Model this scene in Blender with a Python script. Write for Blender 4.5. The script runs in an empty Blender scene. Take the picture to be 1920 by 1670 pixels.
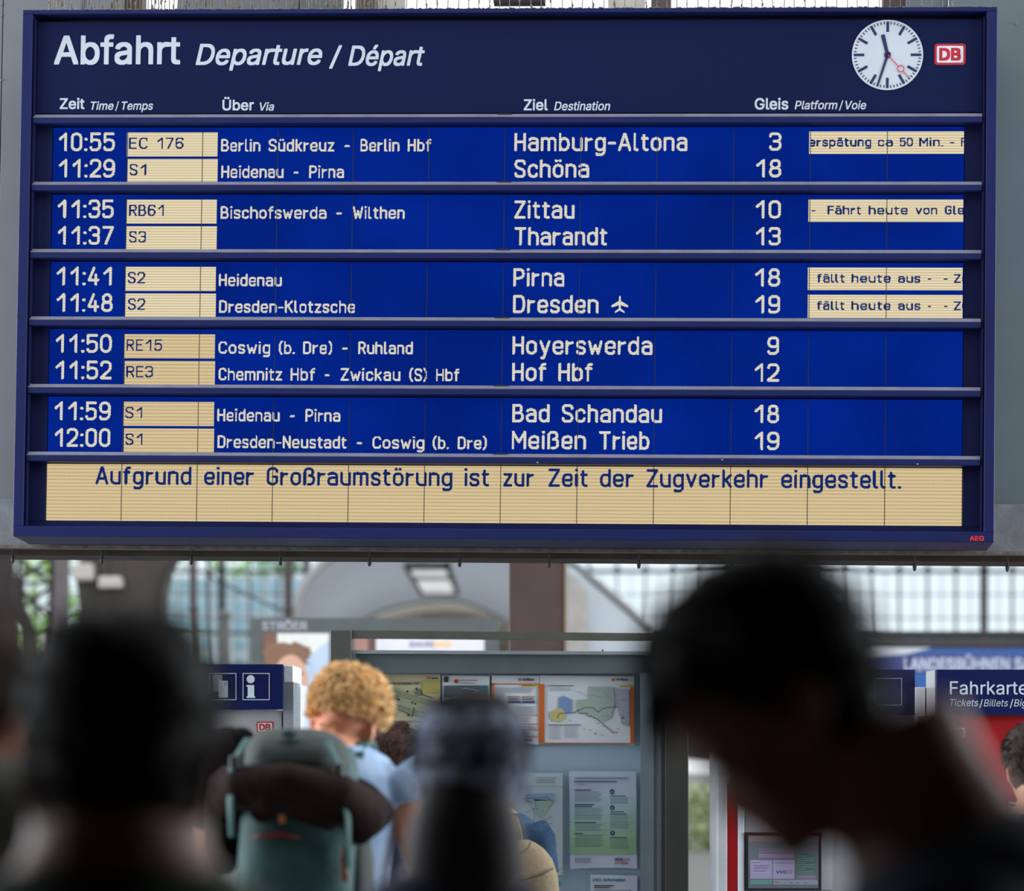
import bpy, bmesh, math, random
import numpy as np
from mathutils import Vector, Matrix

# ------------------------------------------------------------------ camera, world, light, exposure
F, CX, CY, EYE = 6000.0, 960.0, 1400.0, 1.6          # focal length and optical centre in pixels of a 1920 x 1670 frame
sc = bpy.context.scene
COL = sc.collection
cam_d = bpy.data.cameras.new('camera'); cam = bpy.data.objects.new('camera', cam_d); COL.objects.link(cam)
cam.location = (0, 0, EYE); cam.rotation_euler = (math.pi/2, 0, 0)
cam_d.sensor_fit = 'HORIZONTAL'; cam_d.sensor_width = 36.0; cam_d.lens = F/1920*36
cam_d.shift_y = (CY-835)/1920
cam_d.clip_end = 600
cam_d.dof.use_dof = True; cam_d.dof.focus_distance = 12.4
cam_d.dof.aperture_fstop = (cam_d.lens/1000)/0.042
sc.camera = cam
sc.view_settings.view_transform = 'Standard'; sc.view_settings.look = 'None'
sc.view_settings.gamma = 1.0; sc.view_settings.use_curve_mapping = False
sc.view_settings.exposure = 0.0

world = bpy.data.worlds.new('overcast'); sc.world = world; world.use_nodes = True
bg = world.node_tree.nodes['Background']
bg.inputs['Color'].default_value = (0.93, 0.97, 1.0, 1); bg.inputs['Strength'].default_value = 1.15

def area(name, loc, size, power, color, rot=(0, 0, 0), spread=180):
    l = bpy.data.lights.new(name, 'AREA'); l.shape = 'RECTANGLE'; l.size, l.size_y = size
    l.energy = power; l.color = color; l.spread = math.radians(spread)
    o = bpy.data.objects.new(name, l); COL.objects.link(o); o.location = loc; o.rotation_euler = rot
    return o
def side_light(x, rz): return area('side_fill', (x, 12.0, 3.4), (12, 4.5), 2050, (0.90, 0.95, 1.0), (math.pi/2, 0, rz))  # unseen fill lamps, added on both sides to brighten the display case
side_light(-8.9, -math.pi/2); side_light(8.9, math.pi/2)
# glazed roof of the concourse, in front of and above the board
area('roof_skylight', (0, 8.6, 8.6), (12, 7.0), 330, (0.90, 0.96, 1.0))
area('roof_skylight', (0, 19.5, 8.6), (12, 6.0), 240, (0.90, 0.96, 1.0))

U = 3.66/1826          # one board unit in metres
# ------------------------------------------------------------------ colour and materials
def lin(c):
    out = []
    for v in c:
        v = v/255.0
        out.append(v/12.92 if v <= 0.04045 else ((v+0.055)/1.055)**2.4)
    return tuple(out)
_m = {}
def mat(name, rgb, rough=0.6, metal=0.0, var=0.12, scale=8.0, bump=0.0, bscale=60.0, rgb2=None, coat=0.0, spec=0.5):
    if name in _m: return _m[name]
    m = bpy.data.materials.new(name); m.use_nodes = True; nt = m.node_tree; N = nt.nodes; L = nt.links
    p = N['Principled BSDF']; c = lin(rgb)
    tc = N.new('ShaderNodeTexCoord'); nz = N.new('ShaderNodeTexNoise')
    nz.inputs['Scale'].default_value = scale; nz.inputs['Detail'].default_value = 5
    L.new(tc.outputs['Object'], nz.inputs['Vector'])
    rp = N.new('ShaderNodeValToRGB'); rp.color_ramp.elements[0].position = 0.3; rp.color_ramp.elements[1].position = 0.7
    c2 = lin(rgb2) if rgb2 else tuple(min(1, v*(1+var)) for v in c)
    c1 = c if rgb2 else tuple(v*(1-var) for v in c)
    rp.color_ramp.elements[0].color = (*c1, 1); rp.color_ramp.elements[1].color = (*c2, 1)
    L.new(nz.outputs['Fac'], rp.inputs['Fac']); L.new(rp.outputs['Color'], p.inputs['Base Color'])
    p.inputs['Roughness'].default_value = rough; p.inputs['Metallic'].default_value = metal
    p.inputs['Coat Weight'].default_value = coat; p.inputs['Specular IOR Level'].default_value = spec
    if bump:
        nb = N.new('ShaderNodeTexNoise'); nb.inputs['Scale'].default_value = bscale; nb.inputs['Detail'].default_value = 3
        L.new(tc.outputs['Object'], nb.inputs['Vector'])
        b = N.new('ShaderNodeBump'); b.inputs['Strength'].default_value = bump; b.inputs['Distance'].default_value = 0.01
        L.new(nb.outputs['Fac'], b.inputs['Height']); L.new(b.outputs['Normal'], p.inputs['Normal'])
    _m[name] = m
    return m

def lcd(name, rgb, strength, pattern=None, rgb_dark=None, grad=0.0):
    """backlit display segment: emission, with the mesh of its own dots as a fine pattern (board-local metres)"""
    if name in _m: return _m[name]
    m = bpy.data.materials.new(name); m.use_nodes = True; nt = m.node_tree; N = nt.nodes; L = nt.links
    p = N['Principled BSDF']; p.inputs['Base Color'].default_value = (0.0, 0.001, 0.004, 1); p.inputs['Roughness'].default_value = 0.5; p.inputs['Specular IOR Level'].default_value = 0.02
    tc = N.new('ShaderNodeTexCoord'); sep = N.new('ShaderNodeSeparateXYZ'); L.new(tc.outputs['Object'], sep.inputs['Vector'])
    def math_(op, a, b=None, cl=False):
        n = N.new('ShaderNodeMath'); n.operation = op; n.use_clamp = cl
        for i, v in enumerate((a, b)):
            if v is None: continue
            if isinstance(v, (int, float)): n.inputs[i].default_value = v
            else: L.new(v, n.inputs[i])
        return n.outputs[0]
    def wave(src, period, lo, hi):
        s = math_('SINE', math_('MULTIPLY', src, 2*math.pi/period))
        mr = N.new('ShaderNodeMapRange'); mr.inputs['From Min'].default_value = lo; mr.inputs['From Max'].default_value = hi
        L.new(s, mr.inputs['Value']); return mr.outputs['Result']
    nz = N.new('ShaderNodeTexNoise'); nz.inputs['Scale'].default_value = 2.2; nz.inputs['Detail'].default_value = 3
    L.new(tc.outputs['Object'], nz.inputs['Vector'])
    mix = N.new('ShaderNodeMix'); mix.data_type = 'RGBA'
    mix.inputs['A'].default_value = (*lin(rgb), 1)
    mix.inputs['B'].default_value = (*lin(rgb_dark or tuple(v*0.85 for v in rgb)), 1)
    if pattern == 'stripes':
        f = math_('MULTIPLY', wave(sep.outputs['Z'], 5.05*U, -0.1, 0.7), math_('ADD', math_('MULTIPLY', wave(sep.outputs['X'], 2.55*U, -0.6, 0.4), 0.3), 0.7))
        L.new(f, mix.inputs['Factor'])
    elif pattern == 'ticks':
        f = math_('MULTIPLY', wave(sep.outputs['Z'], 6.6*U, -0.4, 0.6), wave(sep.outputs['X'], 2.55*U, -0.3, 0.7))
        L.new(f, mix.inputs['Factor'])
    elif pattern == 'dots':
        f = math_('MULTIPLY', wave(sep.outputs['Z'], 5.05*U, -0.6, 0.9), 0.8)
        L.new(f, mix.inputs['Factor'])
    else:
        mr = N.new('ShaderNodeMapRange'); mr.inputs['From Min'].default_value = 0.3; mr.inputs['From Max'].default_value = 0.7
        L.new(nz.outputs['Fac'], mr.inputs['Value']); L.new(mr.outputs['Result'], mix.inputs['Factor'])
    L.new(mix.outputs['Result'], p.inputs['Emission Color']); p.inputs['Emission Strength'].default_value = strength
    _m[name] = m
    return m

def glass(name, tint=(0.95, 0.98, 1.0), refl=0.06):
    if name in _m: return _m[name]
    m = bpy.data.materials.new(name); m.use_nodes = True; nt = m.node_tree; N = nt.nodes; L = nt.links
    N.remove(N['Principled BSDF'])
    t = N.new('ShaderNodeBsdfTransparent'); t.inputs['Color'].default_value = (*tint, 1)
    g = N.new('ShaderNodeBsdfGlossy'); g.inputs['Roughness'].default_value = 0.03
    nz = N.new('ShaderNodeTexNoise'); nz.inputs['Scale'].default_value = 3
    mr = N.new('ShaderNodeMapRange'); mr.inputs['To Min'].default_value = refl*0.7; mr.inputs['To Max'].default_value = refl*1.3
    L.new(nz.outputs['Fac'], mr.inputs['Value'])
    mx = N.new('ShaderNodeMixShader'); L.new(mr.outputs['Result'], mx.inputs['Fac'])
    L.new(t.outputs[0], mx.inputs[1]); L.new(g.outputs[0], mx.inputs[2]); L.new(mx.outputs[0], N['Material Output'].inputs['Surface'])
    _m[name] = m
    return m

# ------------------------------------------------------------------ mesh helpers
class MB:
    def __init__(s): s.v = []; s.f = []
    def add(s, vs, fs):
        o = len(s.v); s.v += [tuple(v) for v in vs]; s.f += [tuple(i+o for i in f) for f in fs]; return s
    def box(s, x0, x1, y0, y1, z0, z1, bev=0.0):
        if bev <= 0:
            vs = [(x, y, z) for z in (z0, z1) for y in (y0, y1) for x in (x0, x1)]
            return s.add(vs, [(0, 2, 3, 1), (4, 5, 7, 6), (0, 1, 5, 4), (2, 6, 7, 3), (0, 4, 6, 2), (1, 3, 7, 5)])
        bm = bmesh.new(); vs = [bm.verts.new((x, y, z)) for z in (z0, z1) for y in (y0, y1) for x in (x0, x1)]
        for f in [(0, 2, 3, 1), (4, 5, 7, 6), (0, 1, 5, 4), (2, 6, 7, 3), (0, 4, 6, 2), (1, 3, 7, 5)]: bm.faces.new([vs[i] for i in f])
        bmesh.ops.bevel(bm, geom=bm.edges[:], offset=bev, segments=1, affect='EDGES')
        bm.verts.index_update(); s.add([v.co[:] for v in bm.verts], [[v.index for v in f.verts] for f in bm.faces]); bm.free(); return s
    def prism_x(s, prof, x0, x1):                 # profile of (y, z), extruded along x
        n = len(prof)
        s.add([(x0, y, z) for y, z in prof]+[(x1, y, z) for y, z in prof],
              [tuple(range(n))[::-1], tuple(range(n, 2*n))]+[(i, (i+1) % n, (i+1) % n+n, i+n) for i in range(n)])
        return s
    def prism_y(s, prof, y0, y1):                 # outline of (x, z), extruded along y
        n = len(prof)
        s.add([(x, y0, z) for x, z in prof]+[(x, y1, z) for x, z in prof],
              [tuple(range(n)), tuple(range(n, 2*n))[::-1]]+[((i+1) % n, i, i+n, (i+1) % n+n) for i in range(n)])
        return s
    def tube(s, pts, r, n=8, cap=True):
        pts = [Vector(p) for p in pts]; rs = r if isinstance(r, (list, tuple)) else [r]*len(pts)
        rings = []; up = None
        for i, p in enumerate(pts):
            t = (pts[min(i+1, len(pts)-1)]-pts[max(i-1, 0)]).normalized()
            if up is None: up = Vector((0, 0, 1)) if abs(t.z) < 0.9 else Vector((0, 1, 0))
            a = t.cross(up); a = a.normalized() if a.length > 1e-6 else t.orthogonal().normalized()
            b = a.cross(t).normalized(); up = b
            q = rs[i]; qa, qb = q if isinstance(q, tuple) else (q, q)
            rings.append([p+a*math.cos(k*2*math.pi/n)*qa+b*math.sin(k*2*math.pi/n)*qb for k in range(n)])
        vs = [v for R in rings for v in R]; fs = []
        for i in range(len(pts)-1):
            for k in range(n): fs.append((i*n+k, i*n+(k+1) % n, (i+1)*n+(k+1) % n, (i+1)*n+k))
        if cap: fs += [tuple(range(n))[::-1], tuple(range((len(pts)-1)*n, len(pts)*n))]
        return s.add(vs, fs)
    def ell(s, c, r, rot=None, nu=16, nv=10):     # ellipsoid
        vs = [Vector((0, 0, -1))]+[Vector((math.cos(2*math.pi*u/nu)*math.cos(a), math.sin(2*math.pi*u/nu)*math.cos(a), math.sin(a)))
              for a in [math.pi*(v/nv)-math.pi/2 for v in range(1, nv)] for u in range(nu)]+[Vector((0, 0, 1))]
        vs = [Vector((v.x*r[0], v.y*r[1], v.z*r[2])) for v in vs]
        if rot is not None: vs = [rot @ v for v in vs]
        fs = [(0, 1+(u+1) % nu, 1+u) for u in range(nu)]
        for v in range(nv-2):
            for u in range(nu): fs.append((1+v*nu+u, 1+v*nu+(u+1) % nu, 1+(v+1)*nu+(u+1) % nu, 1+(v+1)*nu+u))
        t = len(vs)-1; b = 1+(nv-2)*nu
        fs += [(t, b+u, b+(u+1) % nu) for u in range(nu)]
        return s.add([v+Vector(c) for v in vs], fs)
    def loft(s, rings):
        n = len(rings[0]); vs = [v for R in rings for v in R]; fs = []
        for i in range(len(rings)-1):
            for k in range(n): fs.append((i*n+k, i*n+(k+1) % n, (i+1)*n+(k+1) % n, (i+1)*n+k))
        fs += [tuple(range(n))[::-1], tuple(range((len(rings)-1)*n, len(rings)*n))]
        return s.add(vs, fs)
    def xf(s, M):
        s.v = [tuple(M @ Vector(v)) for v in s.v]; return s
    def mesh(s, name, smooth=False):
        me = bpy.data.meshes.new(name); me.from_pydata(s.v, [], s.f); me.update()
        if smooth: me.polygons.foreach_set('use_smooth', [True]*len(me.polygons))
        return me

def thing(name, label, cat, loc=(0, 0, 0), group=None, M=None, rotz=0):
    o = bpy.data.objects.new(name, None); COL.objects.link(o)
    if M is not None: o.matrix_world = M
    else: o.location = loc; o.rotation_euler = (0, 0, rotz)
    o['label'] = label; o['category'] = cat
    if group: o['group'] = group
    return o
def tag(o, label, cat, group=None, kind=None):
    o['label'] = label; o['category'] = cat
    if group: o['group'] = group
    if kind: o['kind'] = kind
    return o
def wm(o):
    M = o.matrix_basis.copy()
    return wm(o.parent) @ M if o.parent else M
def obj(name, mb, m, parent=None, smooth=False, local=False, base=None, label=None, kind=None):
    """mesh object. Vertices are world metres unless local (then they are in the parent's frame)."""
    me = mb if isinstance(mb, bpy.types.Mesh) else mb.mesh(name, smooth)
    o = bpy.data.objects.new(name, me); COL.objects.link(o)
    if m: me.materials.clear(); me.materials.append(m)
    if parent:
        o.parent = parent
        if not local: me.transform(wm(parent).inverted())
    elif base is not None:
        me.transform(Matrix.Translation(-Vector(base))); o.location = base
    if label: o['label'] = label
    if kind: o['kind'] = kind
    return o
def at(px, py, d): return Vector(((px-CX)*d/F, d, EYE+(CY-py)*d/F))
def X(px, d): return (px-CX)*d/F
def Z(py, d): return EYE+(CY-py)*d/F
def pbox(mb, x0, y0, x1, y1, d, depth, bev=0.0):  # a box whose front face is at distance d
    return mb.box(X(x0, d), X(x1, d), d, d+depth, Z(y1, d), Z(y0, d), bev)
def poly(pts, d, th=0.002):
    return MB().prism_y([(X(a, d), Z(b, d)) for a, b in pts][::-1], d, d+th)

# ------------------------------------------------------------------ lettering
import os
def grotesque():
    '''the plain sans face that ships inside Blender; its built-in face if that is missing'''
    try:
        p = os.path.join(bpy.utils.resource_path('LOCAL'), 'datafiles', 'fonts', 'Inter.woff2')
        return bpy.data.fonts.load(p, check_existing=True) if os.path.exists(p) else None
    except Exception:
        return None
FONT = grotesque()
from mathutils.geometry import delaunay_2d_cdt
def glyph_outlines(body, italic=0.0):
    """closed outlines of a line of lettering, as arrays of points (em = 1)"""
    cu = bpy.data.curves.new('t', 'FONT'); cu.body = body; cu.size = 1.0; cu.shear = italic
    if FONT: cu.font = FONT
    cu.resolution_u = 3; cu.fill_mode = 'NONE'
    o = bpy.data.objects.new('t', cu); COL.objects.link(o)
    dg = bpy.context.evaluated_depsgraph_get(); dg.update()
    me = bpy.data.meshes.new_from_object(o.evaluated_get(dg))
    v = [tuple(q.co[:2]) for q in me.vertices]; nxt = {}
    for e in me.edges: a, b = e.vertices; nxt.setdefault(a, []).append(b); nxt.setdefault(b, []).append(a)
    bpy.data.objects.remove(o); bpy.data.curves.remove(cu); bpy.data.meshes.remove(me)
    seen = set(); loops = []
    for s_ in sorted(nxt):
        if s_ in seen: continue
        lp = [s_]; seen.add(s_); cur = s_
        first = min(nxt[s_]) if (s_+1) in nxt[s_] else nxt[s_][0]
        first = s_+1 if (s_+1) in nxt[s_] else first
        cur = first
        while cur not in seen:
            lp.append(cur); seen.add(cur)
            c = [n for n in nxt[cur] if n not in seen]
            if not c: break
            cur = cur+1 if cur+1 in c else c[0]
        if len(lp) > 2: loops.append(np.array([v[i] for i in lp]))
    return loops
def fill(loops):
    pts = []; edges = []
    for lp in loops:
        b = len(pts); n = len(lp); pts += [tuple(p) for p in lp]; edges += [(b+i, b+(i+1) % n) for i in range(n)]
    res = delaunay_2d_cdt([Vector(p) for p in pts], edges, [], 0, 1e-5)
    V = np.array([tuple(p) for p in res[0]]); T = [tuple(f) for f in res[2]]
    C = np.array([V[list(f)].mean(0) for f in T]); wn = np.zeros(len(T), int)
    for lp in loops:
        a = lp; b = np.roll(lp, -1, 0)
        m = (C[:, 0].min() < 1e9)
        cr = (b[:, 0]-a[:, 0])[None]*(C[:, 1][:, None]-a[:, 1][None])-(b[:, 1]-a[:, 1])[None]*(C[:, 0][:, None]-a[:, 0][None])
        upw = (a[:, 1][None] <= C[:, 1][:, None]) & (b[:, 1][None] > C[:, 1][:, None]) & (cr > 0)
        dnw = (a[:, 1][None] > C[:, 1][:, None]) & (b[:, 1][None] <= C[:, 1][:, None]) & (cr < 0)
        wn += upw.sum(1)-dnw.sum(1)
    return V, [f for f, w in zip(T, wn) if w != 0]
CAPH = 0.0; _tc = {}
def text_mb(body, x0, x1, zb, cap, y, bold=0.0, italic=0.0):
    """lettering in the x-z plane at depth y: left edge x0, right edge x1, baseline zb, capital height cap"""
    global CAPH
    if not CAPH: CAPH = float(max(l[:, 1].max() for l in glyph_outlines("H")))
    r = bold*0.8; key = (body, round(r, 4), italic)
    if key not in _tc:
        L0 = glyph_outlines(body, italic)
        dirs = [(0, 0)] if r <= 0 else [(0, 0), (-1, -1), (1, 1), (-1, 1), (1, -1)]
        parts = []                                  # heavier strokes: the outlines united with shifted copies of themselves
        _tc[key] = fill([l+np.array([dx*r, dz*r]) for dx, dz in dirs for l in L0])
    V, fs = _tc[key]
    a, b = V[:, 0].min(), V[:, 0].max()
    return MB().add([(x0+(p[0]-a)/(b-a)*(x1-x0), y, zb+(p[1]+r)/(CAPH+2*r)*cap) for p in V], fs)
# ------------------------------------------------------------------ the setting
FRONT = 3.7                                                        # edge of the low entrance ceiling
def struct(name, mb, m, parent=None):
    o = obj(name, mb, m, parent)
    if not parent: o['kind'] = 'structure'
    return o
stone = mat('hall_stone', (88, 84, 80), 0.85, scale=3, var=0.2, bump=0.2)
struct('floor', MB().box(-30, 30, -6, 200, -0.2, 0), mat('floor_granite', (105, 103, 100), 0.55, scale=25, var=0.25))
struct('ceiling', MB().box(-9, 9, -6, FRONT, 3.3, 3.6), mat('entrance_ceiling', (40, 38, 36), 0.9, scale=4))
struct('wall_back', MB().box(-9, 9, -6.3, -6, 0, 3.6), stone)
struct('wall_left', MB().box(-9.3, -9, -6, 24, 0, 9), stone)
struct('wall_right', MB().box(9, 9.3, -6, 24, 0, 9), stone)
struct('trim_1', MB().box(-9, 9, FRONT, FRONT+0.3, 3.3, 9), stone)   # wall above the entrance ceiling

# glazed end wall of the train shed, far behind
FD = 96.0
iron = mat('facade_iron', (58, 60, 58), 0.7, var=0.2)
fac = obj('window_1', MB(), None); fac['kind'] = 'structure'; fac.data.clear_geometry()
def mull(x0, y0, x1, y1, dep=0.25, name='mullion', m=iron): return obj(name, pbox(MB(), x0, y0, x1, y1, FD, dep), m, fac)
gl = glass('facade_glass', (0.92, 0.97, 1.0), 0.05)
PX0, PITCH = -62, 53.0
n_m = int((2020-PX0)/PITCH)
for i in range(n_m+1):
    x = PX0+i*PITCH
    thick = i % 3 == 0 if x < 640 else i % 8 == 4
    w = 6.5 if thick else 1.6
    mull(x-w, 960, x+w, 1186 if x > 1000 else 1246)
    if i < n_m:
        mull(x+PITCH/2-0.5, 1076, x+PITCH/2+0.5, 1186 if x > 1000 else 1246, 0.1, 'glazing_bar')
for (y, h) in ((1071, 3.2), (1114, 0.9), (1158, 1.0)):
    mull(PX0, y-h, PX0+n_m*PITCH, y+h, 0.2, 'transom')
mull(PX0, 1184, PX0+n_m*PITCH, 1190, 0.3, 'transom')
base_me = None
for i in range(n_m):
    x = PX0+i*PITCH
    for (ya, yb) in ((960, 1071), (1071, 1114), (1114, 1158), (1158, 1188)):
        obj('pane', pbox(MB(), x+1, ya+1, x+PITCH-1, yb-1, FD+0.12, 0.02), gl, fac)
    # rounded gussets below the top rail
    if x > 1000:
        g = MB()
        for sx in (1, -1):
            xc = x if sx == 1 else x+PITCH
            pts = [(xc, 1060), (xc+sx*9, 1069), (xc, 1069)]
            g.v += []; p = [(X(a, FD), Z(b, FD)) for a, b in pts]
            g.prism_y(p if sx == -1 else p[::-1], FD, FD+0.2)
        obj('corner_gusset', g, iron, fac)
struct('wall_far', MB().box(X(-100, FD), X(1150, FD), FD, FD+0.5, 0, Z(1246, FD)), mat('parapet', (70, 74, 76), 0.8))
struct('trim_2', pbox(MB(), 1150, 1186, 2060, 1420, FD-0.3, 0.5), mat('parapet_dark', (52, 53, 56), 0.8, var=0.15))
# ------------------------------------------------------------------ far and middle background
random.seed(5)
# trees beyond the glass, on the left
def tree(px, d, top_px, rad, label, leafrgb):
    b = Vector((X(px, d), d, 0)); t = thing('tree', label, 'tree', b, 'trees beyond the glazed wall')
    zt = Z(top_px, d)
    tr = MB().tube([b, b+Vector((0.1, 0, zt*0.4)), b+Vector((0, 0.2, zt*0.8))], [0.22, 0.17, 0.08], 8)
    for k in range(7):
        a = random.random()*6.28; h = zt*(0.35+0.06*k)
        tr.tube([b+Vector((0, 0, h)), b+Vector((math.cos(a)*rad*0.4, math.sin(a)*rad*0.3, h+0.8)), b+Vector((math.cos(a)*rad*0.7, math.sin(a)*rad*0.5, h+1.4))], [0.08, 0.05, 0.02], 6)
    obj('trunk', tr, mat('bark', (70, 58, 46), 0.9, bump=0.4), t, smooth=True)
    lv = MB()
    cl = [(Vector((random.gauss(0, rad*0.45), random.gauss(0, rad*0.35), zt*random.uniform(0.25, 0.98))), random.uniform(0.5, 1.0)) for _ in range(26)]
    for _ in range(1300):
        c, r = random.choice(cl)
        p = b+c+Vector((random.gauss(0, r*0.5), random.gauss(0, r*0.5), random.gauss(0, r*0.4)))
        s = random.uniform(0.1, 0.22); R = Matrix.Rotation(random.random()*6.28, 3, 'Z') @ Matrix.Rotation(random.random()*3, 3, 'X')
        q = [R @ Vector(v) for v in ((-s, 0, 0), (0, -s*0.6, 0.02), (s, 0, 0), (0, s*0.6, 0.02))]
        lv.add([p+v for v in q], [(0, 1, 2, 3)])
    lm = mat('leaves_%d' % leafrgb[0], leafrgb, 0.6, scale=0.8, var=0.5)
    if 'Translucent BSDF' not in lm.node_tree.nodes:
        n_ = lm.node_tree.nodes; tl = n_.new('ShaderNodeBsdfTranslucent'); tl.inputs['Color'].default_value = (*[min(1, v*1.2) for v in lin(leafrgb)], 1)
        mx = n_.new('ShaderNodeMixShader'); mx.inputs['Fac'].default_value = 0.55; l_ = lm.node_tree.links
        l_.new(n_['Principled BSDF'].outputs[0], mx.inputs[1]); l_.new(tl.outputs[0], mx.inputs[2]); l_.new(mx.outputs[0], n_['Material Output'].inputs['Surface'])
    o = obj('foliage', lv, lm, t, kind='stuff')
tree(-40, 104, 940, 2.2, 'green leafy tree seen through the glazing at far left, beyond the lattice', (165, 220, 70))
tree(60, 116, 990, 2.2, 'bright green tree behind the crossed iron lattice at the left edge', (195, 235, 90))
tree(188, 124, 1000, 2.2, 'green tree behind the pair of grey lamps', (155, 215, 75))
tree(395, 139, 965, 2.4, 'tree top showing above the pale blue panes between two posts', (140, 205, 90))
tree(525, 150, 990, 2.2, 'tree top showing left of the white vaulted roof', (110, 170, 105))
# pale office block beyond the left glazing
bd = 129.0
bb = thing('office_building', 'pale blue glazed office block beyond the left part of the glass wall', 'building', (X(450, bd), bd, 0))
obj('wall', pbox(MB(), 300, 1082, 640, 1400+F*EYE/bd, bd, 4), mat('pale_facade', (214, 224, 232), 0.5, scale=0.4), bb)
for r in range(5):
    for c in range(10):
        obj('window', pbox(MB(), 306+c*33, 1088+r*36, 306+c*33+22, 1088+r*36+24, bd-0.05, 0.06), mat('office_glass', (160, 198, 216), 0.15, scale=0.3, var=0.4), bb)

# white vaulted shed roof
vd0, vd1 = 60.0, 92.0
vcx, vhw, vzs, vzt = X(885, vd0), 3.35, Z(1176, vd0), Z(975, vd0)
vault = thing('vaulted_roof', 'white membrane vault with a roof light, blurred behind the brown pillar', 'roof', (vcx, vd0, 0))
def arc(d, grow=0.0, n=28):
    sx = vcx+((845-CX)*vd1/F-vcx)*(d-vd0)/(vd1-vd0)
    def hgt(k):                                   # bulging on the left, hanging straighter on the right
        c = math.cos(math.pi-math.pi*k/n)
        return max(0.0, math.sin(math.pi*k/n))**0.8 if c <= 0 else max(0.0, 1-c**1.6)
    return [(sx+(vhw+grow)*math.cos(math.pi-math.pi*k/n), vzs+(vzt-vzs+grow)*hgt(k)) for k in range(n+1)]
def shell(d0, d1, g0, g1, th):
    a = arc(d0, g0); b = arc(d1, g1); a2 = arc(d0, g0+th); b2 = arc(d1, g1+th); n = len(a); m = MB()
    vs = [(x, d0, z) for x, z in a]+[(x, d1, z) for x, z in b]+[(x, d0, z) for x, z in a2]+[(x, d1, z) for x, z in b2]
    fs = []
    for i in range(n-1):
        fs += [(i, i+1, n+i+1, n+i), (2*n+i, 3*n+i, 3*n+i+1, 2*n+i+1), (i, 2*n+i, 2*n+i+1, i+1), (n+i, n+i+1, 3*n+i+1, 3*n+i)]
    fs += [(0, n, 3*n, 2*n), (n-1, 3*n-1, 4*n-1, 2*n-1)]
    return m.add(vs, fs)
memb = mat('roof_membrane', (236, 238, 242), 0.55, scale=0.5, var=0.06)
nt_ = memb.node_tree; tl_ = nt_.nodes.new('ShaderNodeBsdfTranslucent'); tl_.inputs['Color'].default_value = (0.85, 0.88, 0.92, 1)
mx_ = nt_.nodes.new('ShaderNodeMixShader'); mx_.inputs['Fac'].default_value = 0.5
nt_.links.new(nt_.nodes['Principled BSDF'].outputs[0], mx_.inputs[1]); nt_.links.new(tl_.outputs[0], mx_.inputs[2]); nt_.links.new(mx_.outputs[0], nt_.nodes['Material Output'].inputs['Surface'])
obj('membrane', shell(vd0, vd1, 0, 0, 0.06), memb, vault, smooth=True)
rib_m = mat('vault_rib', (190, 188, 186), 0.6)
for d in (vd0-0.1, vd1-0.4):
    obj('rib', shell(d, d+0.3, -0.1, -0.1, 0.09), rib_m, vault, smooth=True)
for k in ():
    a = arc(vd0)[k]; b = arc(vd1)[k]
    obj('purlin', MB().tube([(a[0], vd0, a[1]-0.05), (b[0], vd1, b[1]-0.05)], 0.03, 6), rib_m, vault)
lxa, lxb = X(786, 80), X(848, 80)
obj('roof_light', MB().box(lxa, lxb, 72, 84, vzt-0.20, vzt-0.10), lcd('roof_light_pane', (236, 240, 240), 1.0), vault)
rl = MB()
for (xa, xb) in ((lxa-.1, lxa), (lxb, lxb+.1)): rl.box(xa, xb, 71.8, 84.2, vzt-0.26, vzt-0.08)
for dd in (71.8, 76.0, 84.0): rl.box(lxa-.1, lxb+.1, dd, dd+0.4, vzt-0.27, vzt-0.08)
obj('roof_light_frame', rl, mat('light_frame', (140, 140, 142), 0.5), vault)
ew = MB(); aa = arc(vd1, -0.08)
ew.prism_y([(x, z) for x, z in aa][::-1], vd1+0.5, vd1+0.6)
obj('end_wall', ew, mat('end_wall_cream', (205, 196, 180), 0.8, var=0.1), vault)
for k in range(30):
    xx = vcx-vhw+0.3+k*(2*vhw-0.6)/29
    hh = vzs+(vzt-vzs)*max(0.0, 1-((xx-vcx)/(vhw-0.2))**2)**0.4-0.3; xx += (845-CX)*vd1/F-vcx
    obj('batten', MB().box(xx-0.03, xx+0.03, vd1+0.4, vd1+0.5, vzs-1.5, hh), mat('batten', (150, 142, 130), 0.8), vault)
obj('support_leg', MB().box(vcx-vhw-0.1, vcx-vhw+0.12, vd0, vd0+0.3, 0, vzs), rib_m, vault)
obj('support_leg', MB().box(vcx+vhw-0.12, vcx+vhw+0.1, vd0, vd0+0.3, 0, vzs), rib_m, vault)
# sloping white side roof with its dark edge, right of the pillar
sd = 58.0
sr = thing('side_roof', 'white sloping roof with a dark edge cable right of the brown pillar', 'roof', (X(1130, sd), sd, 0))
obj('membrane', poly([(1064, 1056), (1120, 1098), (1185, 1150), (1225, 1190), (1225, 1400), (1064, 1400)], sd, 0.3), mat('side_membrane', (225, 236, 245), 0.5, scale=0.6, var=0.05), sr)
obj('edge_cable', MB().tube([at(1062, 1050, sd), at(1085, 1064, sd), at(1100, 1080, sd), at(1140, 1114, sd), at(1200, 1166, sd), at(1222, 1188, sd)], 0.035, 8), mat('edge_cable', (60, 72, 70), 0.6), sr)
obj('fold', poly([(1064, 1075), (1085, 1085), (1100, 1115), (1103, 1400), (1064, 1400)], sd-0.3, 0.1), mat('membrane_fold', (205, 200, 196), 0.6), sr)

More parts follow.
